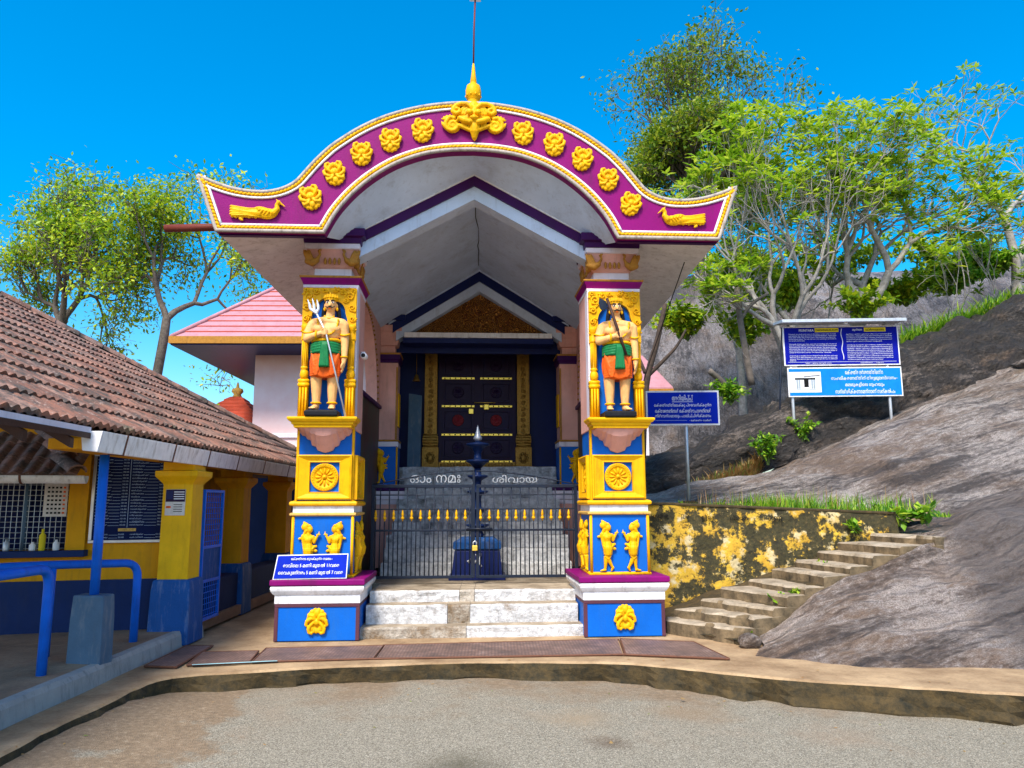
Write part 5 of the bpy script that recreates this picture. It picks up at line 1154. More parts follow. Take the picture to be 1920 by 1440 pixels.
# rest of the veranda
MB().box(-4.6,-2.80,-4.6,7.0,.02,.128).build('veranda_floor', 'tilefloor', off)
kb = MB(); 
for a, b in zip(np.linspace(-4.6,.1,24)[:-1], np.linspace(-4.6,.1,24)[1:]): pass
kb.rings([[(-2.80,y,-.02),(-2.70+.006*math.sin(y*5),y,-.02),(-2.715+.006*math.sin(y*5),y,.10),(-2.735,y,.132+.004*math.sin(y*9)),(-2.80,y,.134)] for y in np.linspace(-4.6,.1,40)]); kb.build('veranda_kerb', 'kerbgrey', off)
MB().box(-4.3,-4.1,-.1,5.0,.1,2.45).build('back_wall', 'wallyellow', off); MB().box(-4.098,-4.07,-.1,5.0,.128,.6).build('back_plinth', 'deepblue', off)
MB().box(-4.2,-2.8,6.2,6.4,.1,1.78).build('end_wall', 'deepblue', off)
for y0, y1 in ((.62,1.55),(1.95,3.55),(3.95,5.55)): MB().box(-3.10,-2.85,y0,y1,.02,.50).build('parapet', 'deepblue', off, bevel=.01)
for y0 in (.9,): MB().box(-3.55,-3.25,y0,3.4,.12,.42).build('bench', 'deepblue', off, bevel=.01)
tag(MB().box(-4.06,-4.03,2.9,3.5,1.0,1.42).build('wall_notice', 'print', None, org=(-4.05,3.2,1.0)), 'small pale notice on the shaded veranda wall', 'notice')
# blue mesh door
md = thing('mesh_door', 'blue wire mesh door standing open behind the nearest yellow column', 'door', (-2.80,.28,.12))
f = MB(); dy0, dy1, dx = .0, .56, -2.735
for y in (dy0, dy1-.03): f.box(dx-.015, dx+.015, y, y+.03, .14, 1.46)
for z in (.14,.52,.86,1.43): f.box(dx-.014, dx+.014, dy0+.03, dy1-.03, z, z+.03)
f.build('door_frame', 'rail', md, bevel=.003)
MB().box(dx-.006, dx+.006, dy0+.03, dy1-.03, .55, .86).build('door_plate', 'plinthblue', md)
ms = MB()
for k in range(9): y = dy0+.06+.055*k; ms.tube([(dx,y,.17),(dx,y,1.43)], .004, 4)
for k in range(22): z = .19+.057*k; ms.tube([(dx,dy0+.03,z),(dx,dy1-.03,z)], .004, 4)
o = ms.build('wire_mesh', 'rail', md); o['kind'] = 'stuff'
# small awning over the office window
aw = thing('window_awning', 'short tiled awning with half-round gutter over the office window', 'awning', wp(1.6,.3,1.6))
arf = MB().rings([[wp(.70,.62,z0),wp(2.6,.62,z0),wp(2.6,.0,z0+.42),wp(1.15,.0,z0+.42)] for z0 in (1.555,1.52)]).build('awning_deck', 'darkwood', aw)
ar = Vector((*(-WN), 0)); ua = math.atan(.42/.62)-.05; upv = (ar*math.cos(ua)+Vector((0,0,1))*math.sin(ua)).normalized(); acv = Vector((*WD, 0)); nv = acv.cross(upv); 
if nv.z < 0: acv = -acv; nv = acv.cross(upv)
AR = Matrix((acv, upv, nv)).transposed().to_euler()
for k in range(3):
    for j in range(9):
        t_ = .82+TW*j; s_ = .28*k
        if t_ < .72+s_*.75: continue
        b_ = wp(t_, .64-s_*math.cos(ua), 1.575+s_*math.sin(ua)+.006*k); place('roof_tile', TM, arf, b_, AR)
for k in range(3): b_ = np.array(wp(.72+.14*k, .60-.2*k, 1.60+.14*k)); place('hip_tile', HM, arf, tuple(b_), Vector((wp(1,0,0)[0]-wp(.3,.62,0)[0], wp(1,0,0)[1]-wp(.3,.62,0)[1], .42)).to_track_quat('Y','Z').to_euler(), (.8,.8,.8))
hg = MB(); hp = [(.07*math.cos(a), .07*math.sin(a)) for a in np.linspace(math.pi, 2*math.pi, 9)]+[(.062*math.cos(a), .062*math.sin(a)) for a in np.linspace(2*math.pi, math.pi, 9)]
hg.rings([[wp(t_,.68+a,1.565+b) for a, b in hp] for t_ in (.62, 2.6)]); hg.build('awning_gutter', 'gutter', aw, True)
for t_ in (1.12, 1.9): MB().rings([[wp(tt,.68+a*1.06,1.565+b*1.06) for a, b in hp] for tt in (t_, t_+.02)]).build('gutter_strap', 'rust', aw)
# handrails, post block
def rail(name, pts, label):
    q = smooth_curve(pts, 60) if len(pts) > 3 else interp(pts, 20)
    return tag(MB().tube(q, .034, 12).build(name, 'rail', None, True, org=tuple(pts[-1])), label, 'railing', 'blue handrails of the ramp')
def bent(pts, r=.13):
    out = [np.array(pts[0], float)]
    for a, b, c in zip(pts[:-2], pts[1:-1], pts[2:]):
        a, b, c = map(lambda q: np.array(q, float), (a, b, c)); u_, w_ = norm(a-b), norm(c-b)
        for t_ in np.linspace(0, 1, 8): p0, p1 = b+u_*r, b+w_*r; out.append((1-t_)**2*p0+2*t_*(1-t_)*b+t_*t_*p1)
    out.append(np.array(pts[-1], float)); return out
def pipe(mb, pts): return mb.tube(bent(pts), .034, 12)
tag(pipe(MB(), [(-2.97,-3.9,.86),(-2.96,-2.28,.86),(-2.96,-2.28,.12)]).build('handrail', 'rail', None, True, org=(-2.96,-2.28,.12)), 'near blue pipe handrail ending at the left edge of the picture', 'railing', 'blue handrails of the ramp')
h2 = thing('handrail', 'longer blue pipe handrail passing behind the concrete post block', 'railing', (-2.93,-.95,.12), 0, 'blue handrails of the ramp')
pipe(MB(), [(-4.3,-3.0,.86),(-3.32,-1.62,.835),(-2.93,-.95,.80),(-2.93,-.95,.12)]).build('pipe', 'rail', h2, True)
MB().tube([(-3.32,-1.60,.12),(-3.32,-1.60,.84)], .032, 12).build('post', 'rail', h2, True)
blk = MB(); P = [at_z(122,1243,.132), at_z(186,1246,.132), at_z(211,1236,.132)]; P.append(tuple(np.array(P[0])+np.array(P[2])-np.array(P[1])))
ctr = np.mean([p[:2] for p in P], 0); T = [(ctr[0]+(p[0]-ctr[0])*.90, ctr[1]+(p[1]-ctr[1])*.90, .625) for p in P]
blk.rings([[(p[0],p[1],.10) for p in P], [(t[0]*.3+p[0]*.7, t[1]*.3+p[1]*.7, .45) for p, t in zip(P, T)], T])
tag(blk.build('post_block', 'slateblue', None, bevel=.012, org=(ctr[0],ctr[1],.12)), 'blue-grey concrete block carrying the tall blue pole', 'block')
tag(MB().tube([(ctr[0],ctr[1],.60),(ctr[0]+.0,ctr[1],1.70)], .036, 14).build('support_pole', 'rail', None, True, org=(ctr[0],ctr[1],.62)), 'tall blue pole rising from the concrete block to the gutter', 'pole')
# ------------------------------------------------------------------ hall behind on the left
hall = thing('temple_hall', 'pink walled temple hall with mauve hipped roof behind the gateway', 'building', (-4, 10, 0))
hx0, hx1, hy, hz, hp_ = -6.98, -1.0, 9.0, 4.99, .93
for k in range(21):
    t0, t1 = .18*k, .18*(k+1)+.02; q = lambda t_, dz: [(hx0+t_, hy+t_, hz+hp_*t_+dz), (hx1-t_*.0, hy+t_, hz+hp_*t_+dz)]
    a, b = q(t0, .03), q(t1, .0); c_, d_ = q(t1, -.03), q(t0, .0)
    rc = MB().rings([[a[0], b[0], c_[0], d_[0]], [a[1], b[1], c_[1], d_[1]]]).build('roof_course', 'mauveroof', hall)
    MB().box(a[0][0], a[1][0], a[0][1]-.004, a[0][1]+.02, a[0][2]-.022, a[0][2]+.002).build('lap_edge', 'redtile', rc)
    MB().rings([[(hx0+t0,hy+t0,hz+hp_*t0+.03),(hx0+t1,hy+t1,hz+hp_*t1),(hx0+t1,hy+t1,hz+hp_*t1-.03)], [(hx0+t0,hy+9,hz+hp_*t0+.03),(hx0+t1,hy+9,hz+hp_*t1),(hx0+t1,hy+9,hz+hp_*t1-.03)]]).build('side_course', 'mauveroof', hall)
MB().tube([(hx0,hy,hz+.03),(hx0+3.8,hy+3.8,hz+.03+hp_*3.8)], .05, 8).build('hip_cap', 'mauveroof', hall, True)
MB().box(hx0-.03,hx1,hy-.06,hy+.0,hz-.13,hz+.03).build('carved_fascia', 'ochre', hall); MB().box(hx0-.03,hx0+.03,hy,hy+9,hz-.13,hz+.03).build('side_fascia', 'ochre', hall)
MB().box(hx0,hx1,hy,hy+9,hz-.16,hz-.12).build('eave_soffit', 'navy', hall)
MB().box(-5.46,hx1,10.2,10.5,0,hz-.1).build('wall', 'hallwall', hall); MB().box(-5.46,-5.2,10.5,18,0,hz-.1).build('side_wall', 'hallwall', hall)
for z, d_ in ((2.95,.05),(2.62,.10),(2.30,.16)): MB().box(-5.46-d_,hx1,10.2-d_,10.2,z-.10,z).build('string_course', 'lilac', hall, bevel=.01)
sr = thing('tiled_shrine', 'small red tiled shrine roof with a gold pot finial in the distance', 'shrine', (-6.6, 13.5, 0))
q = at_y(425,738,13.5); zt = q[2]; z0 = at_y(425,792,13.5)[2]
for k in range(7):
    a, b = 1.0*(1-k/8.4), 1.0*(1-(k+1)/8.4)-.02; za, zb = z0+(zt-z0)*k/7, z0+(zt-z0)*(k+1)/7
    MB().stack([(a,a,za),(a,a,za+.04),(b,b,zb+.02)], q[0], 14.4).build('tile_course', 'redtile', sr)
MB().box(q[0]-.8,q[0]+.8,13.6,15.2,0,z0).build('wall', 'lilac', sr)
MB().lathe([(.05,zt-.05),(.14,zt+.02),(.10,zt+.10),(.17,zt+.18),(.15,zt+.26),(.05,zt+.30),(.03,zt+.42),(0,zt+.48)], 14, (q[0],14.4,0)).build('finial', 'creamgold', sr, True)
fr_ = thing('far_pavilion', 'corner of a small red roofed pavilion behind the notice', 'building', (3.0, 9, 0))
a, b = at_y(1262,726,9.0), at_y(1208,690,10.4)
MB().rings([[(2.0,9,a[2]),(a[0],9,a[2]),(b[0],10.6,b[2]+.35),(2.0,10.6,b[2]+.35)], [(2.0,9,a[2]-.05),(a[0],9,a[2]-.05),(b[0],10.6,b[2]+.30),(2.0,10.6,b[2]+.30)]]).build('roof', 'mauveroof', fr_)
MB().box(2.0,a[0],8.95,9.05,a[2]-.20,a[2]-.04).build('carved_fascia', 'ochre', fr_); MB().box(2.0,a[0]-.5,9.4,9.6,1.0,a[2]-.1).build('wall', 'lilac', fr_)
# ------------------------------------------------------------------ retaining wall and rock stairs on the right
rw = thing('retaining_wall', 'flaking yellow retaining wall stained with moss beside the rock stairs', 'wall', (3.2,.95,0))
w_ = MB(); nx, nz = 60, 26; vs = []
for j in range(nz):
    for i in range(nx):
        x = 1.72+3.15*i/(nx-1); zt = 1.285-.045*max(0, x-2.2); z = -.1+(zt+.1)*j/(nz-1)
        vs.append((x, .90+.012*fbm(np.array([[x*4, z*4, 2]]), 4)[0], z))
w_.add(vs, [(j*nx+i, j*nx+i+1, (j+1)*nx+i+1, (j+1)*nx+i) for j in range(nz-1) for i in range(nx-1)])
top = [vs[(nz-1)*nx+i] for i in range(nx)]; w_.rings([top, [(a, 1.06, c) for a, b, c in top], [(a, 1.06, -.1) for a, b, c in top]], False)
w_.build('wall_face', 'flaked', rw, recalc=False)
MB().rings([[(x,.885,z),(x,.885,z+.03),(x,1.08,z+.034),(x,1.08,z)] for x, z in ((1.72,1.278),(2.2,1.280),(3.4,1.226),(4.85,1.162))]).build('coping', 'moss', rw, bevel=.008)
for body, x, w in (('കുടിക', 2.12, .20), ('വെ', 2.40, .09), ('ള്ള', 2.66, .14), ('ഗ്രാമ', 3.02, .20), ('രണ', 3.44, .16)): lettering(body, rw, (x, .878, 1.165-.03*(x-2)), w, 'printblack', .055, 'faded_lettering')
rst = thing('rock_stairs', 'ten worn cement steps climbing along the yellow wall to the rock', 'stairs', (2.3,-.2,0))
Lp = [(1243,1160),(1268,1140),(1313,1125),(1350,1105),(1402,1080),(1450,1068),(1488,1048),(1533,1028),(1572,1011),(1628,998)]
Rp = [(1390,1176),(1417,1157),(1447,1143),(1477,1121),(1510,1102),(1550,1082),(1593,1064),(1634,1041),(1688,1018),(1752,1006)]
prev = None; ed = []
for k in range(10):
    z = .135+.091*k+(.012*math.sin(k*2.7)); l = np.array(at_y(*Lp[k], .12+.082*k if k else .12)); r_ = np.array(at_z(*Rp[k], z)); l[2] = z; r_ = np.array(at_y(*Rp[k], max(-.62+.05*k, -.62))); r_[2] = z
    ed.append((l, r_, z))
for k, (l, r_, z) in enumerate(ed):
    if k < 9: l2, r2, _ = ed[k+1]
    else: l2, r2 = l+np.array((.30,.1,0)), r_+np.array((.12,.1,0))
    ex = np.array((.10,.02,0)); n_ = 18; zb = z-.14 if k else -.05; mb = MB(); rs_ = []
    for t_ in np.linspace(0, 1, n_):
        f0 = l+(r_-l)*t_; b0 = l2+(r2-l2)*t_+ex; j_ = .030*fbm(np.array([[k*3.1, t_*7, 1]]), 4)[0]; d_ = norm((b0-f0)*np.array((1,1,0)))
        f0 = f0+d_*j_
        rs_.append([(f0[0],f0[1],zb),(f0[0],f0[1],z-.02),(f0[0]+d_[0]*.02,f0[1]+d_[1]*.02,z+j_*.45),(b0[0],b0[1],z+.002),(b0[0],b0[1],zb)])
    mb.rings(rs_); o = mb.build('step', 'stepside', rst); o.data.materials.append(M['steptop'])
    for f in o.data.polygons: f.material_index = 1 if f.normal.z > .55 else 0
base = MB(); sk = [e[1] for e in ed]; sl_ = [e[0] for e in ed]
base.rings([[(r_[0]-.03,r_[1]+.03,z-.10),(l[0]+.02,l[1],z-.10),(l[0]+.02,.9,z-.10),(l[0]+.02,.9,-.1),(r_[0]-.03,r_[1]+.03,-.1)] for l, r_, z in ed])
base.build('stair_mass', 'moss', rst)
# fallen stone by the drain
st_ = MB().ell((2.56,-.72,.05), (.11,.09,.075), 14, 10); st_.v = [tuple(np.array(p)+.012*fbm(np.array([p])*9, 3)[0]) for p in st_.v]
tag(st_.build('loose_stone', 'granite', None, True, org=(2.56,-.72,0)), 'rounded grey stone lying at the foot of the rock stairs', 'stone')
# steel drain covers
def plate(u_v, label):
    P = [np.array(at_z(u, v, .004)) for u, v in u_v]; c = sum(P)/4; mb = MB().rings([[(p[0],p[1],-.006) for p in P], [(p[0],p[1],.012) for p in P]])
    o = mb.build('drain_cover', 'chequer', None, bevel=.003, org=(c[0],c[1],0)); tag(o, label, 'drain cover', 'steel drain covers in the pavement')
    fr = MB(); Q = [c+(p-c)*1.012 for p in P]
    fr.tube([tuple(q+np.array((0,0,.004))) for q in Q+[Q[0]]], .010, 6); fr.build('rim', 'rust', o)
plate([(272,1250),(330,1252),(398,1212),(350,1212)], 'leftmost slatted drain cover beside the veranda kerb')
plate([(352,1248),(468,1242),(484,1222),(380,1224)], 'short drain cover left of the gate steps')
plate([(474,1242),(700,1236),(718,1212),(500,1217)], 'drain cover before the pillar with the opening-times sign')
plate([(704,1236),(1168,1228),(1158,1200),(722,1211)], 'long drain cover before the white front steps')
plate([(1174,1228),(1366,1236),(1300,1205),(1164,1199)], 'right drain cover before the axe statue pillar')
tag(MB().add([at_z(u, v, .016) for u, v in ((360,1247),(520,1239.5),(520,1238),(360,1245.5))], [(0,1,2,3)]).build('paint_mark', 'turq', None, org=at_z(440,1243,0)), 'thin turquoise paint stripe across the left drain covers', 'paint mark')

# ------------------------------------------------------------------ signs
def sign_panel(mb_parent, w, h, c, mat, frame='white', t=.02):
    MB().box(c[0]-w/2,c[0]+w/2,c[1]-.0,c[1]+t,c[2]-h/2,c[2]+h/2).build('sign_back', frame, mb_parent, bevel=.003)
    return MB().box(c[0]-w/2+.022,c[0]+w/2-.022,c[1]-.004,c[1]+.001,c[2]-h/2+.022,c[2]+h/2-.022).build('sign_face', mat, mb_parent)
q = at_y(1280,765,1.9)
ns = thing('notice_sign', 'blue notice sign with white lettering on a steel post above the yellow wall', 'sign', (q[0],1.9,1.2), R(-3), local=True)
Z0 = q[2]-1.2; fc = sign_panel(ns, .95, .455, (0,0,Z0), 'signblue')
lettering('അറിയിപ്പ്', fc, (0,-.0065,Z0+.135), .27, h=.075); MB().box(-.135,.135,-.006,-.0045,Z0+.078,Z0+.084).build('underline', 'print', fc)
lettering('േക്ഷത്രത്തിേലക്കു പ്രേവശിക്കുന്ന', fc, (.0,-.0065,Z0+.035), .74, h=.055)
lettering('ഭക്തജനങ്ങൾ േക്ഷത്രാചാരങ്ങൾ', fc, (.0,-.0065,Z0-.035), .72, h=.052); lettering('നിർബന്ധമായും പാലിച്ചിരിക്കണം', fc, (.0,-.0065,Z0-.105), .72, h=.055)
lettering('- േക്ഷത്ര സമിതി', fc, (.22,-.0065,Z0-.162), .28, h=.025); MB().box(-.36,.05,-.006,-.0045,Z0-.164,Z0-.161).build('rule_line', 'printdim', fc)
MB().tube([(.04,.03,-.02),(.04,.03,Z0+.15)], .022, 10).build('post', 'galv', ns, True)
MB().stack([(.10,.10,-.05),(.10,.10,.10),(.085,.085,.13)], .04, .03).build('post_footing', 'moss', ns, bevel=.012)
q = at_y(1577,648,5.4); k_ = 13.4/1443; hs_ = thing('notice_board', 'roofed notice board with dark blue and light blue panels on the rock', 'sign', (q[0],5.4,2.3), R(-4), local=True)
Z1 = q[2]-2.3; W1 = 2.04; f1 = sign_panel(hs_, W1, .72, (0,0,Z1), 'signnavy'); f2z = at_y(1577,716,5.4)[2]-2.3; f2 = sign_panel(hs_, 2.0, .53, (.02,-.01,f2z), 'signcyan')
lettering('MUNIYARA', f1, (-.60,-.007,Z1+.285), .26, h=.045); MB().box(-.45,.03-.06,-.0065,-.0045,Z1+.25,Z1+.325).build('yellow_label', 'signyellow', f1); lettering('DAKSHINAKAILASAM', f1, (-.24,-.009,Z1+.287), .39, 'printblack', .042)
lettering('മുനിയറ', f1, (.30,-.007,Z1+.285), .17, h=.05); MB().box(.42,.80,-.0065,-.0045,Z1+.25,Z1+.325).build('yellow_label', 'signyellow', f1); lettering('ദക്ഷിണൈകലാസം', f1, (.61,-.009,Z1+.287), .33, 'printblack', .045)
eng = ["'Muniyara' is a small stone cave on the hilltop. In spite of its diversity", 'and festivals, this site is also known as Dakshinakailasam. There were', 'many other similar type of stone caves. They had been demolished by', 'several human causes. The only one cave now remaining is protected by', 'the temple authorities.', '', 'Thousands of years ago, these caves and surroundings were the part of', 'dense forest. Many different parts of India. They were used by ancient people', 'themselves from hot sun, cold and wild animals. The ancient stones', 'caves which they observed through their supreme meditation, helped the', 'saints and there are two from the books. According to the beliefs of', 'uniting the sacred Shiva and the "Om Namasivaya" repeatedly.', '', 'A Shivalinga is installed and worshipped inside this cave, since the', 'discovery of it. Every Saturday at 5 pm special poojas are done with', 'devotees. Devotees are also expected to visit this cave to fulfil their', 'purposes.']
for i_, l_ in enumerate(eng):
    if l_: wd = .84*min(1, len(l_)/68); lettering(l_, f1, (-.94+wd/2+.02,-.007,Z1+.215-.0305*i_), wd, h=.021, name='text_line')
mal = ['മുനിയറ എന്ന പുരാതന ശിലാഗുഹ മലമുകളിൽ', 'സ്ഥിതിെചയ്യുന്നു ദക്ഷിണൈകലാസം എന്നും', 'അറിയെപ്പടുന്ന ഈ സ്ഥലം ഭക്തജനങ്ങൾ', 'സന്ദർശിക്കുന്ന പുണ്യസ്ഥലമാണ്']
for i_ in range(15):
    if i_ == 5: continue
    wd = .62 if i_ in (4, 14) else .80; lettering(mal[i_ % 4], f1, (.10+wd/2,-.007,Z1+.205-.033*i_), wd, h=.023, name='text_line')
MB().box(-.95,.95,-.0065,-.0045,Z1-.297,-.293+Z1).build('rule_line', 'print', f1); lettering('Visit : www.temple.com', f1, (-.42,-.007,Z1-.318), .46, h=.024); lettering('മുനിയറ - ഗുഹ', f1, (.52,-.007,Z1-.318), .40, h=.024)
wv = MB().tube([(.02+.012*math.sin(z*22),-.006,Z1+z) for z in np.linspace(-.26,.31,24)], .007, 5); wv.build('wavy_divider', 'print', f1, True)
for i_, (l_, wd) in enumerate((('േക്ഷത്ര ദർശനത്തിെൻറ', .66), ('സഫലീകരണത്തിന് തിരുമൂലസ്ഥാനം–', 1.16), ('മലമുകളിെല ഗുഹയും', .68), ('സന്ദർശിക്കണെമന്നാണ് സങ്കൽപം', 1.04))): lettering(l_, f2, (.36,-.017,f2z+.175-.115*i_), wd, h=.085)
MB().box(-.96,-.40,-.0165,-.0145,f2z-.185,f2z+.185).build('picture', 'print', f2)
dm = MB(); dm.box(-.86,-.50,-.0195,-.017,f2z+.045,f2z+.075); dm.box(-.70,-.62,-.0195,-.017,f2z-.09,f2z+.045); dm.build('dolmen_drawing', 'printblack', f2)
dg_ = MB()
for x in (-.82,-.78,-.56,-.52): dg_.box(x-.016,x+.016,-.0188,-.017,f2z-.12,f2z+.045)
dg_.tube([(-.70,-.018,f2z+.10),(-.55,-.018,f2z+.115),(-.42,-.018,f2z+.12)], .010, 5); dg_.box(-.85,-.5,-.0188,-.017,f2z-.145,f2z-.13); dg_.build('sketch_lines', 'alu', f2)
rf_ = MB().rings([[(-1.10,-.28,Z1+.375),(1.06,-.28,Z1+.375),(1.06,.28,Z1+.45),(-1.10,.28,Z1+.45)], [(-1.10,-.28,Z1+.43),(1.06,-.28,Z1+.43),(1.06,.28,Z1+.50),(-1.10,.28,Z1+.50)]]).build('board_roof', 'galv', hs_, bevel=.004)
MB().tube([(.0,-.20,Z1+.368),(.06,-.20,Z1+.368)], .02, 8).build('lamp', 'white', hs_, True)
for x in (-.90,.80): MB().tube([(x,.04,-.75),(x,.04,Z1+.40)], .026, 10).build('post', 'galv', hs_, True)
MB().tube([(-1.00,.10,Z1+.36),(-1.16,.25,-.45)], .014, 8).build('stay', 'iron', hs_, True)
ts = thing('hours_sign', 'blue opening-times sign leaning on the slab of the gate pillar', 'sign', (-1.555,-.20-.06,.585), ROTS, local=True)
mb = MB().rings([[(-.375,-.02,0),(.335,-.02,0.006),(.335,.06,.238),(-.355,.06,.228)], [(-.375,-.005,0),(.335,-.005,0.006),(.335,.075,.238),(-.355,.075,.228)]]); mb.build('sign_back', 'white', ts, bevel=.002)
tl = math.atan2(.08,.232)
f_ = MB().rings([[(-.365,-.0225,.010),(.325,-.0225,.016),(.325,.0545,.230),(-.345,.0545,.220)], [(-.365,-.018,.010),(.325,-.018,.016),(.325,.058,.230),(-.345,.058,.220)]]).build('sign_face', 'signblue', ts)
for body, z, w, h in (('േക്ഷത്രനട തുറക്കുന്ന സമയം :', .190, .40, .034), ('രാവിെല 5 മണി മുതൽ 11വെര', .128, .54, .050), ('ൈവകുേന്നരം 5 മണി മുതൽ 7 വെര', .062, .62, .050)):
    o = lettering(body, f_, (-.015, -.026+(z-.005)*.335, z), w, 'print', h); o.rotation_euler = (R(90)-tl, 0, 0)
# thin cable from the right wing
tag(MB().tube([(2.36,.3,3.98),(2.30,2.0,3.2),(2.42,5.2,2.2)], .006, 5).build('hanging_cable', 'black', None, True, org=(2.36,.3,3.98)), 'thin black cable hanging from the right wing of the canopy', 'cable')
# ------------------------------------------------------------------ trees
def grow(rng, p, d, L, r, lev, nch, spread, shrink, bias, segs, tips, twist=.25):
    """recursive branching; returns limbs as (points, radii)"""
    pts = [np.array(p, float)]; d = norm(d)
    for k in range(3):
        d = norm(d+rng.normal(0, twist, 3)*.5+np.array(bias)*.12); pts.append(pts[-1]+d*L/3)
    r1 = r*(.76 if lev else .6); segs.append((pts, [r, r*.92, r*.84, r1]))
    if lev == 0: tips.append((pts[-1], d)); return
    n = nch if isinstance(nch, int) else int(rng.choice(nch)); a0 = rng.uniform(0, 6.28); ref = norm(np.cross(d, (0.3, .2, 1))); ref2 = np.cross(d, ref)
    for i in range(n):
        a = a0+2*math.pi*i/n+rng.uniform(-.4, .4); s = spread*rng.uniform(.7, 1.25)
        nd = norm(d*math.cos(s)+(ref*math.cos(a)+ref2*math.sin(a))*math.sin(s)); grow(rng, pts[-1], nd, L*shrink*rng.uniform(.8, 1.15), r1*.85, lev-1, nch, spread, shrink, bias, segs, tips, twist)
def fit(segs, tips, base, box):
    """scale the crown about the trunk base so that its tips fill the box (x0,x1,y0,y1,z0,z1)"""
    T = np.array([t[0] for t in tips]); lo, hi = np.percentile(T, 2, axis=0), np.percentile(T, 98, axis=0); b = np.array(base, float)
    def f(p):
        p = np.array(p, float); q = np.empty(3); h = np.clip((p[2]-b[2])/max(1e-3, lo[2]-b[2]), 0, 1)
        for k in range(2):
            t = (p[k]-lo[k])/(hi[k]-lo[k]); w = box[2*k]+(box[2*k+1]-box[2*k])*t; q[k] = b[k]*(1-h)+w*h
        q[2] = box[4]+(box[5]-box[4])*(p[2]-lo[2])/(hi[2]-lo[2]) if p[2] > lo[2] else b[2]+(box[4]-b[2])*(p[2]-b[2])/(lo[2]-b[2])
        return q
    return [([f(p) for p in P], r) for P, r in segs], [(f(p), d) for p, d in tips]
def leafmesh(P, D, U, L, Wd, fold=.25):
    """one folded leaf of four triangles for each row of base point, direction, up"""
    D = D/np.linalg.norm(D, axis=1)[:, None]; S_ = np.cross(D, U); S_ /= np.linalg.norm(S_, axis=1)[:, None]+1e-9; Nn = np.cross(S_, D)
    L = L[:, None]; Wd = Wd[:, None]
    a = P; b = P+D*L*.5+S_*Wd-Nn*Wd*fold+Nn*0; c = P+D*L-Nn*L*.12; d = P+D*L*.5-S_*Wd-Nn*Wd*fold; m_ = P+D*L*.5+Nn*L*.04
    V = np.stack([a, b, c, d, m_], 1).reshape(-1, 3); n = len(P); i = np.arange(n)*5
    F = np.stack([np.stack([i, i+1, i+4], 1), np.stack([i+1, i+2, i+4], 1), np.stack([i+2, i+3, i+4], 1), np.stack([i+3, i, i+4], 1)], 1).reshape(-1, 3)
    return V, F
def raw(name, V, F, mat, parent, smooth=False):
    me = bpy.data.meshes.new(name); og = np.array(ORG.get(parent.name, (0,0,0))) if parent else 0
    V = np.asarray(V)-og; me.vertices.add(len(V)); me.vertices.foreach_set('co', V.astype(np.float32).ravel()); F = np.asarray(F, np.int32)
    me.loops.add(F.size); me.loops.foreach_set('vertex_index', F.ravel()); me.polygons.add(len(F)); me.polygons.foreach_set('loop_start', np.arange(0, F.size, F.shape[1], dtype=np.int32)); me.polygons.foreach_set('loop_total', np.full(len(F), F.shape[1], np.int32))
    me.update(calc_edges=True); me.validate(); me.materials.append(M[mat]); o = bpy.data.objects.new(name, me); COL.objects.link(o)
    if parent: o.parent = parent; ORG[o.name] = tuple(og)
    return o
def limbs(segs, parent, mat, name='trunk', n=6):
    mb = MB()
    for P, r in segs: mb.tube(P, r, n if r[0] > .02 else 4, cap=False)
    return mb.build(name, mat, parent, True, recalc=False)
def plumeria(label, base, box, seed, lev=6, r=.16, leafL=.30, n_leaf=9, start=(0,0,1), L0=1.0, spread=.55, dens=1.0, low=.30):
    rng = np.random.RandomState(seed); segs, tips = [], []
    grow(rng, base, start, L0, r, lev, [2, 2, 3], spread, .84, (0, 0, .35), segs, tips, .30); segs, tips = fit(segs, tips, base, box)
    t = thing('frangipani_tree', label, 'tree', tuple(base), 0, 'frangipani trees on the rock'); limbs(segs, t, 'barkpale')
    P, D, U, Ls = [], [], [], []
    zs = sorted(t_[0][2] for t_ in tips); zc = zs[int(len(zs)*low)]
    for p, d in tips:
        if rng.rand() > dens or (p[2] < zc and rng.rand() < .8): continue
        a0 = rng.uniform(0, 6.28); k = rng.randint(n_leaf-3, n_leaf+3)
        for i in range(k):
            a = a0+2.4*i; e = rng.uniform(-.15, .75); P.append(p+rng.normal(0, .02, 3)); D.append((math.cos(a)*math.cos(e), math.sin(a)*math.cos(e), math.sin(e))); U.append((0, 0, 1)); Ls.append(leafL*rng.uniform(.7, 1.2))
    V, F = leafmesh(np.array(P), np.array(D), np.array(U, float)+1e-3, np.array(Ls), np.array(Ls)*.16); raw('crown', V, F, 'leaf_plum', t)
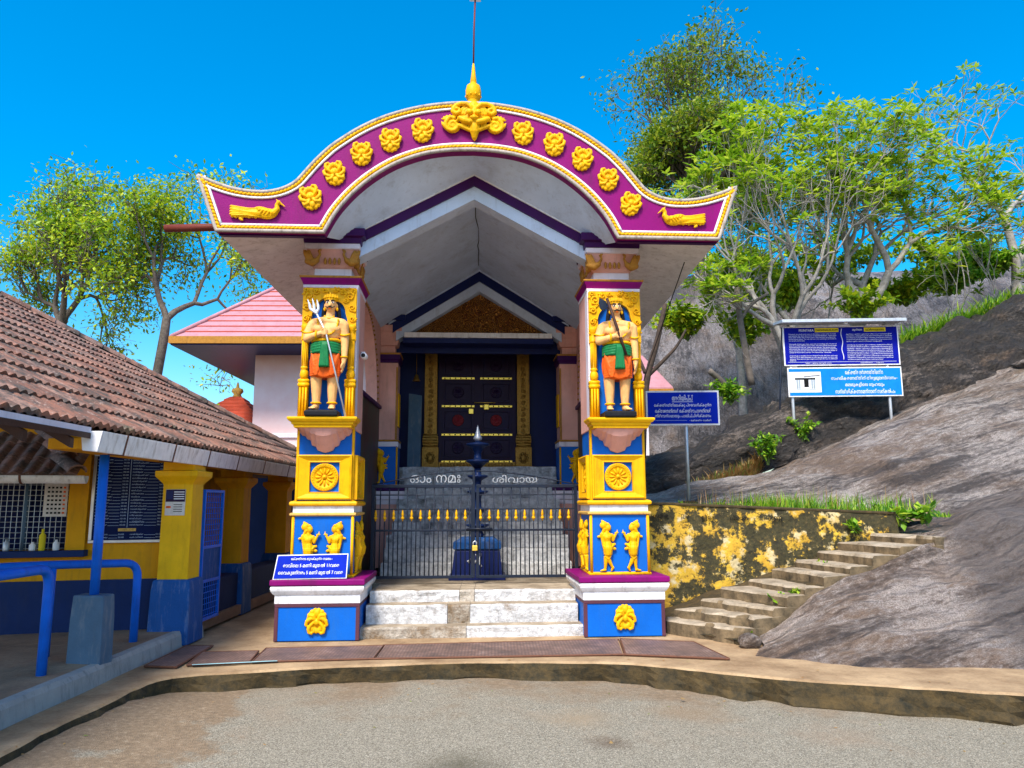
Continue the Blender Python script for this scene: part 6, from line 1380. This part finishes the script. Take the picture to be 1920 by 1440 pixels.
def feathery(label, base, box, seed, mat='leaf_tree', lev=5, r=.16, n_per=26, leaf=.11, spread=.5, sprd=.35, L0=1.2, nch=(2, 3), twig=.0, bare=0.0, holes=.0, start=(0,0,1)):
    rng = np.random.RandomState(seed); segs, tips = [], []
    grow(rng, base, start, L0, r, lev, list(nch), spread, .82, (0, 0, .35), segs, tips, .3); segs, tips = fit(segs, tips, base, box)
    t = thing('tree', label, 'tree', tuple(base)); P, D, U, Ls = [], [], [], []; tw = []
    for p, d in tips:
        if rng.rand() < bare: tw.append(([p, p+norm(d+rng.normal(0,.3,3))*.35, p+norm(d+rng.normal(0,.4,3))*.75], [.012, .008, .004])); n = 3
        else: n = int(n_per*rng.uniform(.3, 1.6))
        for i in range(n): P.append(p+rng.normal(0, sprd, 3)*np.array((1, 1, .7))); D.append(rng.normal(0, 1, 3)+np.array((0, 0, -.2))); U.append(rng.normal(0, .6, 3)+np.array((0, 0, 1))); Ls.append(leaf*rng.uniform(.6, 1.4))
        for i in range(2): e = p+rng.normal(0, sprd*.8, 3); tw.append(([p, (p+e)/2+rng.normal(0, .03, 3), e], [.010, .007, .004]))
    limbs(segs+tw, t, 'bark')
    V, F = leafmesh(np.array(P), np.array(D), np.array(U), np.array(Ls), np.array(Ls)*.24); raw('crown', V, F, mat, t)
def wbx(u0, u1, v0, v1, y, dy):
    """box at depth y that spans the given window of the view"""
    a, b = at_y(u0, v1, y), at_y(u1, v0, y); return (a[0], b[0], y-dy, y+dy, a[2], b[2])
b = at_y(1500, 600, 8.2); plumeria('wide grey-branched frangipani tree left behind the notice board', (b[0], 8.2, 2.9), wbx(1300, 1600, 225, 530, 8.0, 1.8), 5, 8, .17, .24, 7, L0=.8, spread=.45, low=.2)
b = at_y(1575, 600, 9.0); plumeria('broad grey-branched frangipani tree right behind the notice board', (b[0], 9.0, 3.2), wbx(1490, 1850, 260, 540, 9.0, 1.8), 33, 8, .18, .24, 7, start=(.35,0,1), L0=.8, spread=.45, low=.12)
b = at_y(1500, 610, 7.8); plumeria('low frangipani with bright leaves leaning towards the canopy', (b[0], 7.8, 2.8), wbx(1285, 1470, 480, 600, 7.6, .8), 9, 6, .09, .24, 8, start=(-.8,0,.6), L0=.7, spread=.45)
b = at_y(1890, 500, 11); plumeria('bare-topped frangipani tree high on the rock at the right edge', (b[0], 11, 4.4), wbx(1700, 2080, 165, 440, 11, 2.2), 13, 8, .18, .22, 5, L0=1.0, spread=.45, dens=.7)
b = at_y(1720, 600, 8.8); plumeria('young frangipani with broad leaves among weeds on the slope', (b[0], 8.8, 3.7), wbx(1690, 1940, 370, 560, 8.8, 1.2), 21, 6, .06, .24, 9, L0=.6, spread=.45, low=.1)
b = at_y(1380, 520, 10.5); plumeria('frangipani half hidden behind the right tip of the canopy', (b[0], 10.5, 3.2), wbx(1235, 1450, 330, 540, 10.5, 1.2), 41, 7, .11, .22, 7, L0=.8, spread=.45)
b = at_y(1330, 500, 20); feathery('tall feathery tree with thin bare tops behind the frangipani', (b[0], 20, 6.0), wbx(1195, 1460, 90, 380, 20, 2.5), 4, 'leaf_dark', 7, .24, 30, .16, .5, .36, 1.6, (2, 3), bare=.3)
b = at_y(1330, 500, 16); feathery('dense green tree crown low behind the right wing of the canopy', (b[0], 16, 5.0), wbx(1210, 1420, 225, 400, 16, 1.8), 6, 'leaf_dark', 6, .2, 30, .15, .55, .30, 1.2, (3, 3))
b = at_y(155, 640, 12); feathery('light green tree with wispy twigs behind the tiled roof', (b[0], 12, 1.0), wbx(5, 262, 340, 660, 12, 1.7), 17, 'leaf_tree', 6, .14, 38, .12, .6, .27, 1.0, (2, 3, 3), bare=.25)
b = at_y(262, 670, 13); feathery('yellow-green tree between the tiled roof and the temple hall', (b[0], 13, 1.0), wbx(225, 485, 345, 660, 13, 1.6), 29, 'leaf_tree', 6, .14, 58, .12, .6, .31, 1.0, (2, 3, 3), bare=.10, start=(.2,0,1))
# bare trunks near the right pillar
def bare_tree(label, paths, name='bare_tree'):
    t = thing(name, label, 'tree', tuple(paths[0][0][0]))
    for P, r in paths: MB().tube(smooth_curve(P, 14), list(np.linspace(r[0], r[1], 14)), 8).build('limb', 'barkdark' if 'dark' in label else 'bark', t, True)
y = 6.6; q = lambda u, v, yy=y: at_y(u, v, yy)
bare_tree('dark forked bare trunk just right of the axe statue pillar', [([q(1203,860), q(1207,770), q(1214,705), q(1232,640), q(1247,570)], (.085,.045)), ([q(1214,705), q(1240,680), q(1268,650), q(1286,618)], (.045,.02)), ([q(1210,700), q(1195,665), q(1180,640)], (.04,.02))])
bare_tree('straight pale trunk standing left of the notice board', [([q(1410,722,7.4), q(1400,670,7.4), q(1388,600,7.4), q(1382,540,7.4)], (.075,.06)), ([q(1388,600,7.4), q(1410,570,7.4), q(1440,550,7.4)], (.04,.03))])
bare_tree('cut pale stump leaning on the rock beside the straight trunk', [([q(1375,745,7.2), q(1352,715,7.1), q(1330,695,7.0)], (.07,.06))], 'tree_stump')
# ------------------------------------------------------------------ grass, weeds, bushes
def tuft_field(name, n, fx, mat, seed, hmin, hmax, wid=.012, lean=.5):
    rng = np.random.RandomState(seed); V, F = [], []
    for i in range(n):
        p = np.array(fx(rng)); h = rng.uniform(hmin, hmax); a = rng.uniform(0, 6.28); l = rng.uniform(0, lean); s_ = np.array((math.cos(a), math.sin(a), 0))*wid; d = np.array((math.cos(a+1.5)*l, math.sin(a+1.5)*l, 1))
        k = len(V); V += [p-s_, p+s_, p+d*h*.55+s_*.7, p+d*h*.55-s_*.7, p+d*h+np.array((math.cos(a+1.5), math.sin(a+1.5), -.3))*h*l*.4]; F += [(k, k+1, k+2), (k, k+2, k+3), (k+3, k+2, k+4)]
    o = raw(name, np.array(V), np.array(F), mat, None); o['kind'] = 'stuff'; return o
def ter(rng):
    while True:
        x = rng.uniform(1.85, 5.6); y_ = 1.06+abs(rng.normal(0, .55))
        if rng.rand() < .35+1.2*vnoise(np.array([[x*3, y_*3, 5]]))[0]+.12*(x-2): break
    return (x, min(y_, 2.7), 1.215-.035*max(0, x-2.4)+.02)
tuft_field('grass', 5200, ter, 'leaf_weed', 3, .02, .10, .007, 1.2)
tuft_field('tall_grass', 1500, lambda g: (lambda p: (min(5.4, 3.2+abs(g.normal(0, 1.0))), p[1], p[2]))(ter(g)), 'leaf_weed', 13, .08, .26, .006, .7)
tuft_field('dry_stems', 260, lambda g: (lambda p: (min(5.4, 2.6+abs(g.normal(0, 1.2))), p[1], p[2]))(ter(g)), 'straw', 14, .15, .36, .004, .4)
tuft_field('dry_grass', 2200, lambda g: (lambda u: tuple(np.array(at_y(u, 938-.42*(u-1290)+g.normal(0, 9), 4.4+.006*(u-1290)))))(g.uniform(1285, 1430)), 'straw', 4, .06, .20, .012, .8)
tuft_field('slope_grass', 1300, lambda g: (lambda u: tuple(np.array(at_y(u, 642-.36*(u-1690)+abs(g.normal(0, 10))*-1+8, 7.4+.004*(u-1690)))))(g.uniform(1690, 1930)), 'leaf_weed', 8, .04, .30, .014, 1.0)
def bush(label, c, rad, n, seed, mat='leaf_weed', leaf=.09, name='bush', stems=14):
    rng = np.random.RandomState(seed); t = thing(name, label, 'plant', tuple(c)); c = np.array(c); mb = MB(); P, D, U, Ls = [], [], [], []
    for i in range(stems):
        a = rng.uniform(0, 6.28); e = c+np.array((math.cos(a)*rad[0]*rng.uniform(.1, 1), math.sin(a)*rad[1]*rng.uniform(.1, 1), rad[2]*rng.uniform(.5, 1))); mid = (c+e)/2+np.array((0, 0, rad[2]*.15)); mb.tube([c+rng.normal(0,.01,3)*np.array((1,1,0)), mid, e], [.008, .006, .003], 4)
        for k in range(n//stems): f = rng.uniform(.2, 1); p = c+(mid-c)*f*2 if f < .5 else mid+(e-mid)*(f*2-1); P.append(p); D.append(rng.normal(0, 1, 3)+np.array((0, 0, .35))); U.append((0.01, 0.02, 1)); Ls.append(leaf*rng.uniform(.6, 1.3))
    mb.build('stem', 'leafstem', t, recalc=False); V, F = leafmesh(np.array(P), np.array(D), np.array(U, float), np.array(Ls), np.array(Ls)*.28); raw('foliage', V, F, mat, t)
c = at_y(1440, 872, 5.0); bush('bright green bush growing in the crack left of the banner foot', c, (.38,.3,.55), 420, 1)
c = at_y(1505, 835, 5.4); bush('taller leafy bush under the notice board', c, (.40,.3,.55), 420, 2)
c = at_y(1370, 760, 6.8); bush('dark leafy bush on the ledge below the straight trunk', c, (.6,.3,.5), 380, 3, leaf=.12)
c = at_y(1620, 605, 8.4); bush('broad dark shrub behind the notice board roof', c, (1.0,.6,.8), 900, 5, 'leaf_tree', .16, 'shrub', 30)
for i_, (u, v, y_, w_, h_, lab) in enumerate(((1290,640,9.6,1.0,.9,'dark green shrub on the dome just right of the forked trunk'),(1480,585,9.8,1.3,1.0,'leafy shrub behind the left end of the notice board roof'),(1700,575,10,1.4,.8,'leafy shrub behind the right end of the notice board roof'),(1780,555,10.2,1.3,.8,'bright shrub on the slope right of the notice board'),(1860,525,10.6,1.4,.9,'rightmost bright shrub high on the slope'),(1560,540,11.6,2.4,1.7,'broad dark thicket on the hill behind the frangipani trunks'),(1420,575,11.6,1.9,1.7,'dark thicket on the hill behind the straight trunk'),(1760,530,11.8,2.4,1.6,'dark thicket on the hilltop behind the right frangipani'))):
    c = at_y(u, v, y_); bush(lab, c, (w_, .8, h_), 2400, 70+i_, 'leaf_weed' if i_ in (3, 4) else 'leaf_tree', .15, 'shrub', 40)
c = at_y(1400, 660, 8.6); bush('leafy green shrub between the two pale trunks', c, (.75,.5,1.0), 700, 7, 'leaf_tree', .17, 'shrub', 26)
for i_, (u, v, y_, s_, lab) in enumerate(((1440,1165,-.35,.10,'small fern growing at the lowest right edge of the rock stairs'),(1465,1135,-.3,.12,'bushy weed at the right side of the middle rock steps'),(1490,1118,-.25,.08,'little weed higher along the side of the rock stairs'),(1600,1000,.85,.14,'pale agave-like weed on top of the yellow wall'),(1690,985,.95,.22,'spreading weed at the top end of the yellow wall'),(1735,982,.95,.22,'rightmost weed at the top end of the yellow wall'),(1405,1195,-.5,.09,'weed at the foot of the rock stairs'),(1542,1070,.3,.10,'weed in the dark gap above the middle rock steps'))):
    c = at_y(u, v, y_); bush(lab, c, (s_, s_, s_*.9), 60, 30+i_, leaf=.06*s_/.1, name='weed', stems=7)
for i_, (u, v, lab) in enumerate(((1100,1268,'tiny green weed at the kerb foot before the right pillar'),(1213,1268,'rightmost tiny weed rooted in the mossy kerb'),(955,1268,'tiny weed at the kerb foot before the white steps'),(303,1290,'small green weed in the corner of the kerb'))):
    c = at_z(u, v, -.14); bush(lab, c, (.05,.04,.05), 36, 50+i_, leaf=.045, name='weed', stems=6)
wr = random.Random(9)
for i_ in range(9):
    x_ = 2.5+.33*i_+wr.uniform(-.1,.1); bush(['leafy weed by the foot of the notice sign post','small round weed on the terrace right of the notice sign','pale weed on the terrace edge, third from the sign post','weed on the terrace edge above the lowest rock steps','bushy weed on the terrace above the middle of the yellow wall','tall weed on the terrace left of the wall end','broad weed on the terrace above the upper rock steps','weed on the terrace where the yellow wall runs out','last weed of the terrace beside the pale rock slab'][i_], (x_, 1.25+wr.uniform(0,.5), 1.19-.03*max(0, x_-2.4)), (.12,.10,wr.uniform(.10,.24)), 90, 90+i_, leaf=.055, name='weed', stems=9)
rng = np.random.RandomState(12)
for i_, (u, v, lab) in enumerate(((636,1380,'dry yellow leaf on the asphalt left of centre'),(696,1428,'dry leaf near the bottom edge of the road'),(1145,1392,'brown leaf lying in the dark puddle stain'),(340,1333,'curled leaf on the earth near the left kerb'),(1275,1311,'single leaf fallen on the right part of the road'))):
    c = np.array(at_z(u, v, -.15)); V, F = leafmesh(c[None]+np.array((0,0,.012)), rng.normal(0,1,(1,3))*np.array((1,1,.05)), np.array([[0,0,1.0]]), np.array([.05]), np.array([.016]))
    o = raw('fallen_leaf', V-c, F, 'straw', None); o.location = tuple(c); tag(o, lab, 'leaf', 'leaves fallen on the road')
# small litter blown against the kerb and over the road
rng = np.random.RandomState(77); n_ = 170; pts = np.empty((n_, 3))
for i in range(n_):
    e = edge[rng.randint(20, 140)]; off_ = abs(rng.normal(0, .55))+.06; pts[i] = (e[0]+rng.normal(0, .1), e[1]-off_, 0); pts[i, 2] = zz(pts[i, 0], pts[i, 1])+.006
    if rng.rand() < .25: pts[i] = (e[0], e[1]+rng.uniform(.05, .5), .006)
V, F = leafmesh(pts, rng.normal(0, 1, (n_, 3))*np.array((1, 1, .08)), np.tile((0.02, 0.01, 1.0), (n_, 1)), rng.uniform(.012, .040, n_), rng.uniform(.004, .011, n_))
o = raw('leaf_litter', V, F, 'straw', None); o['kind'] = 'stuff'
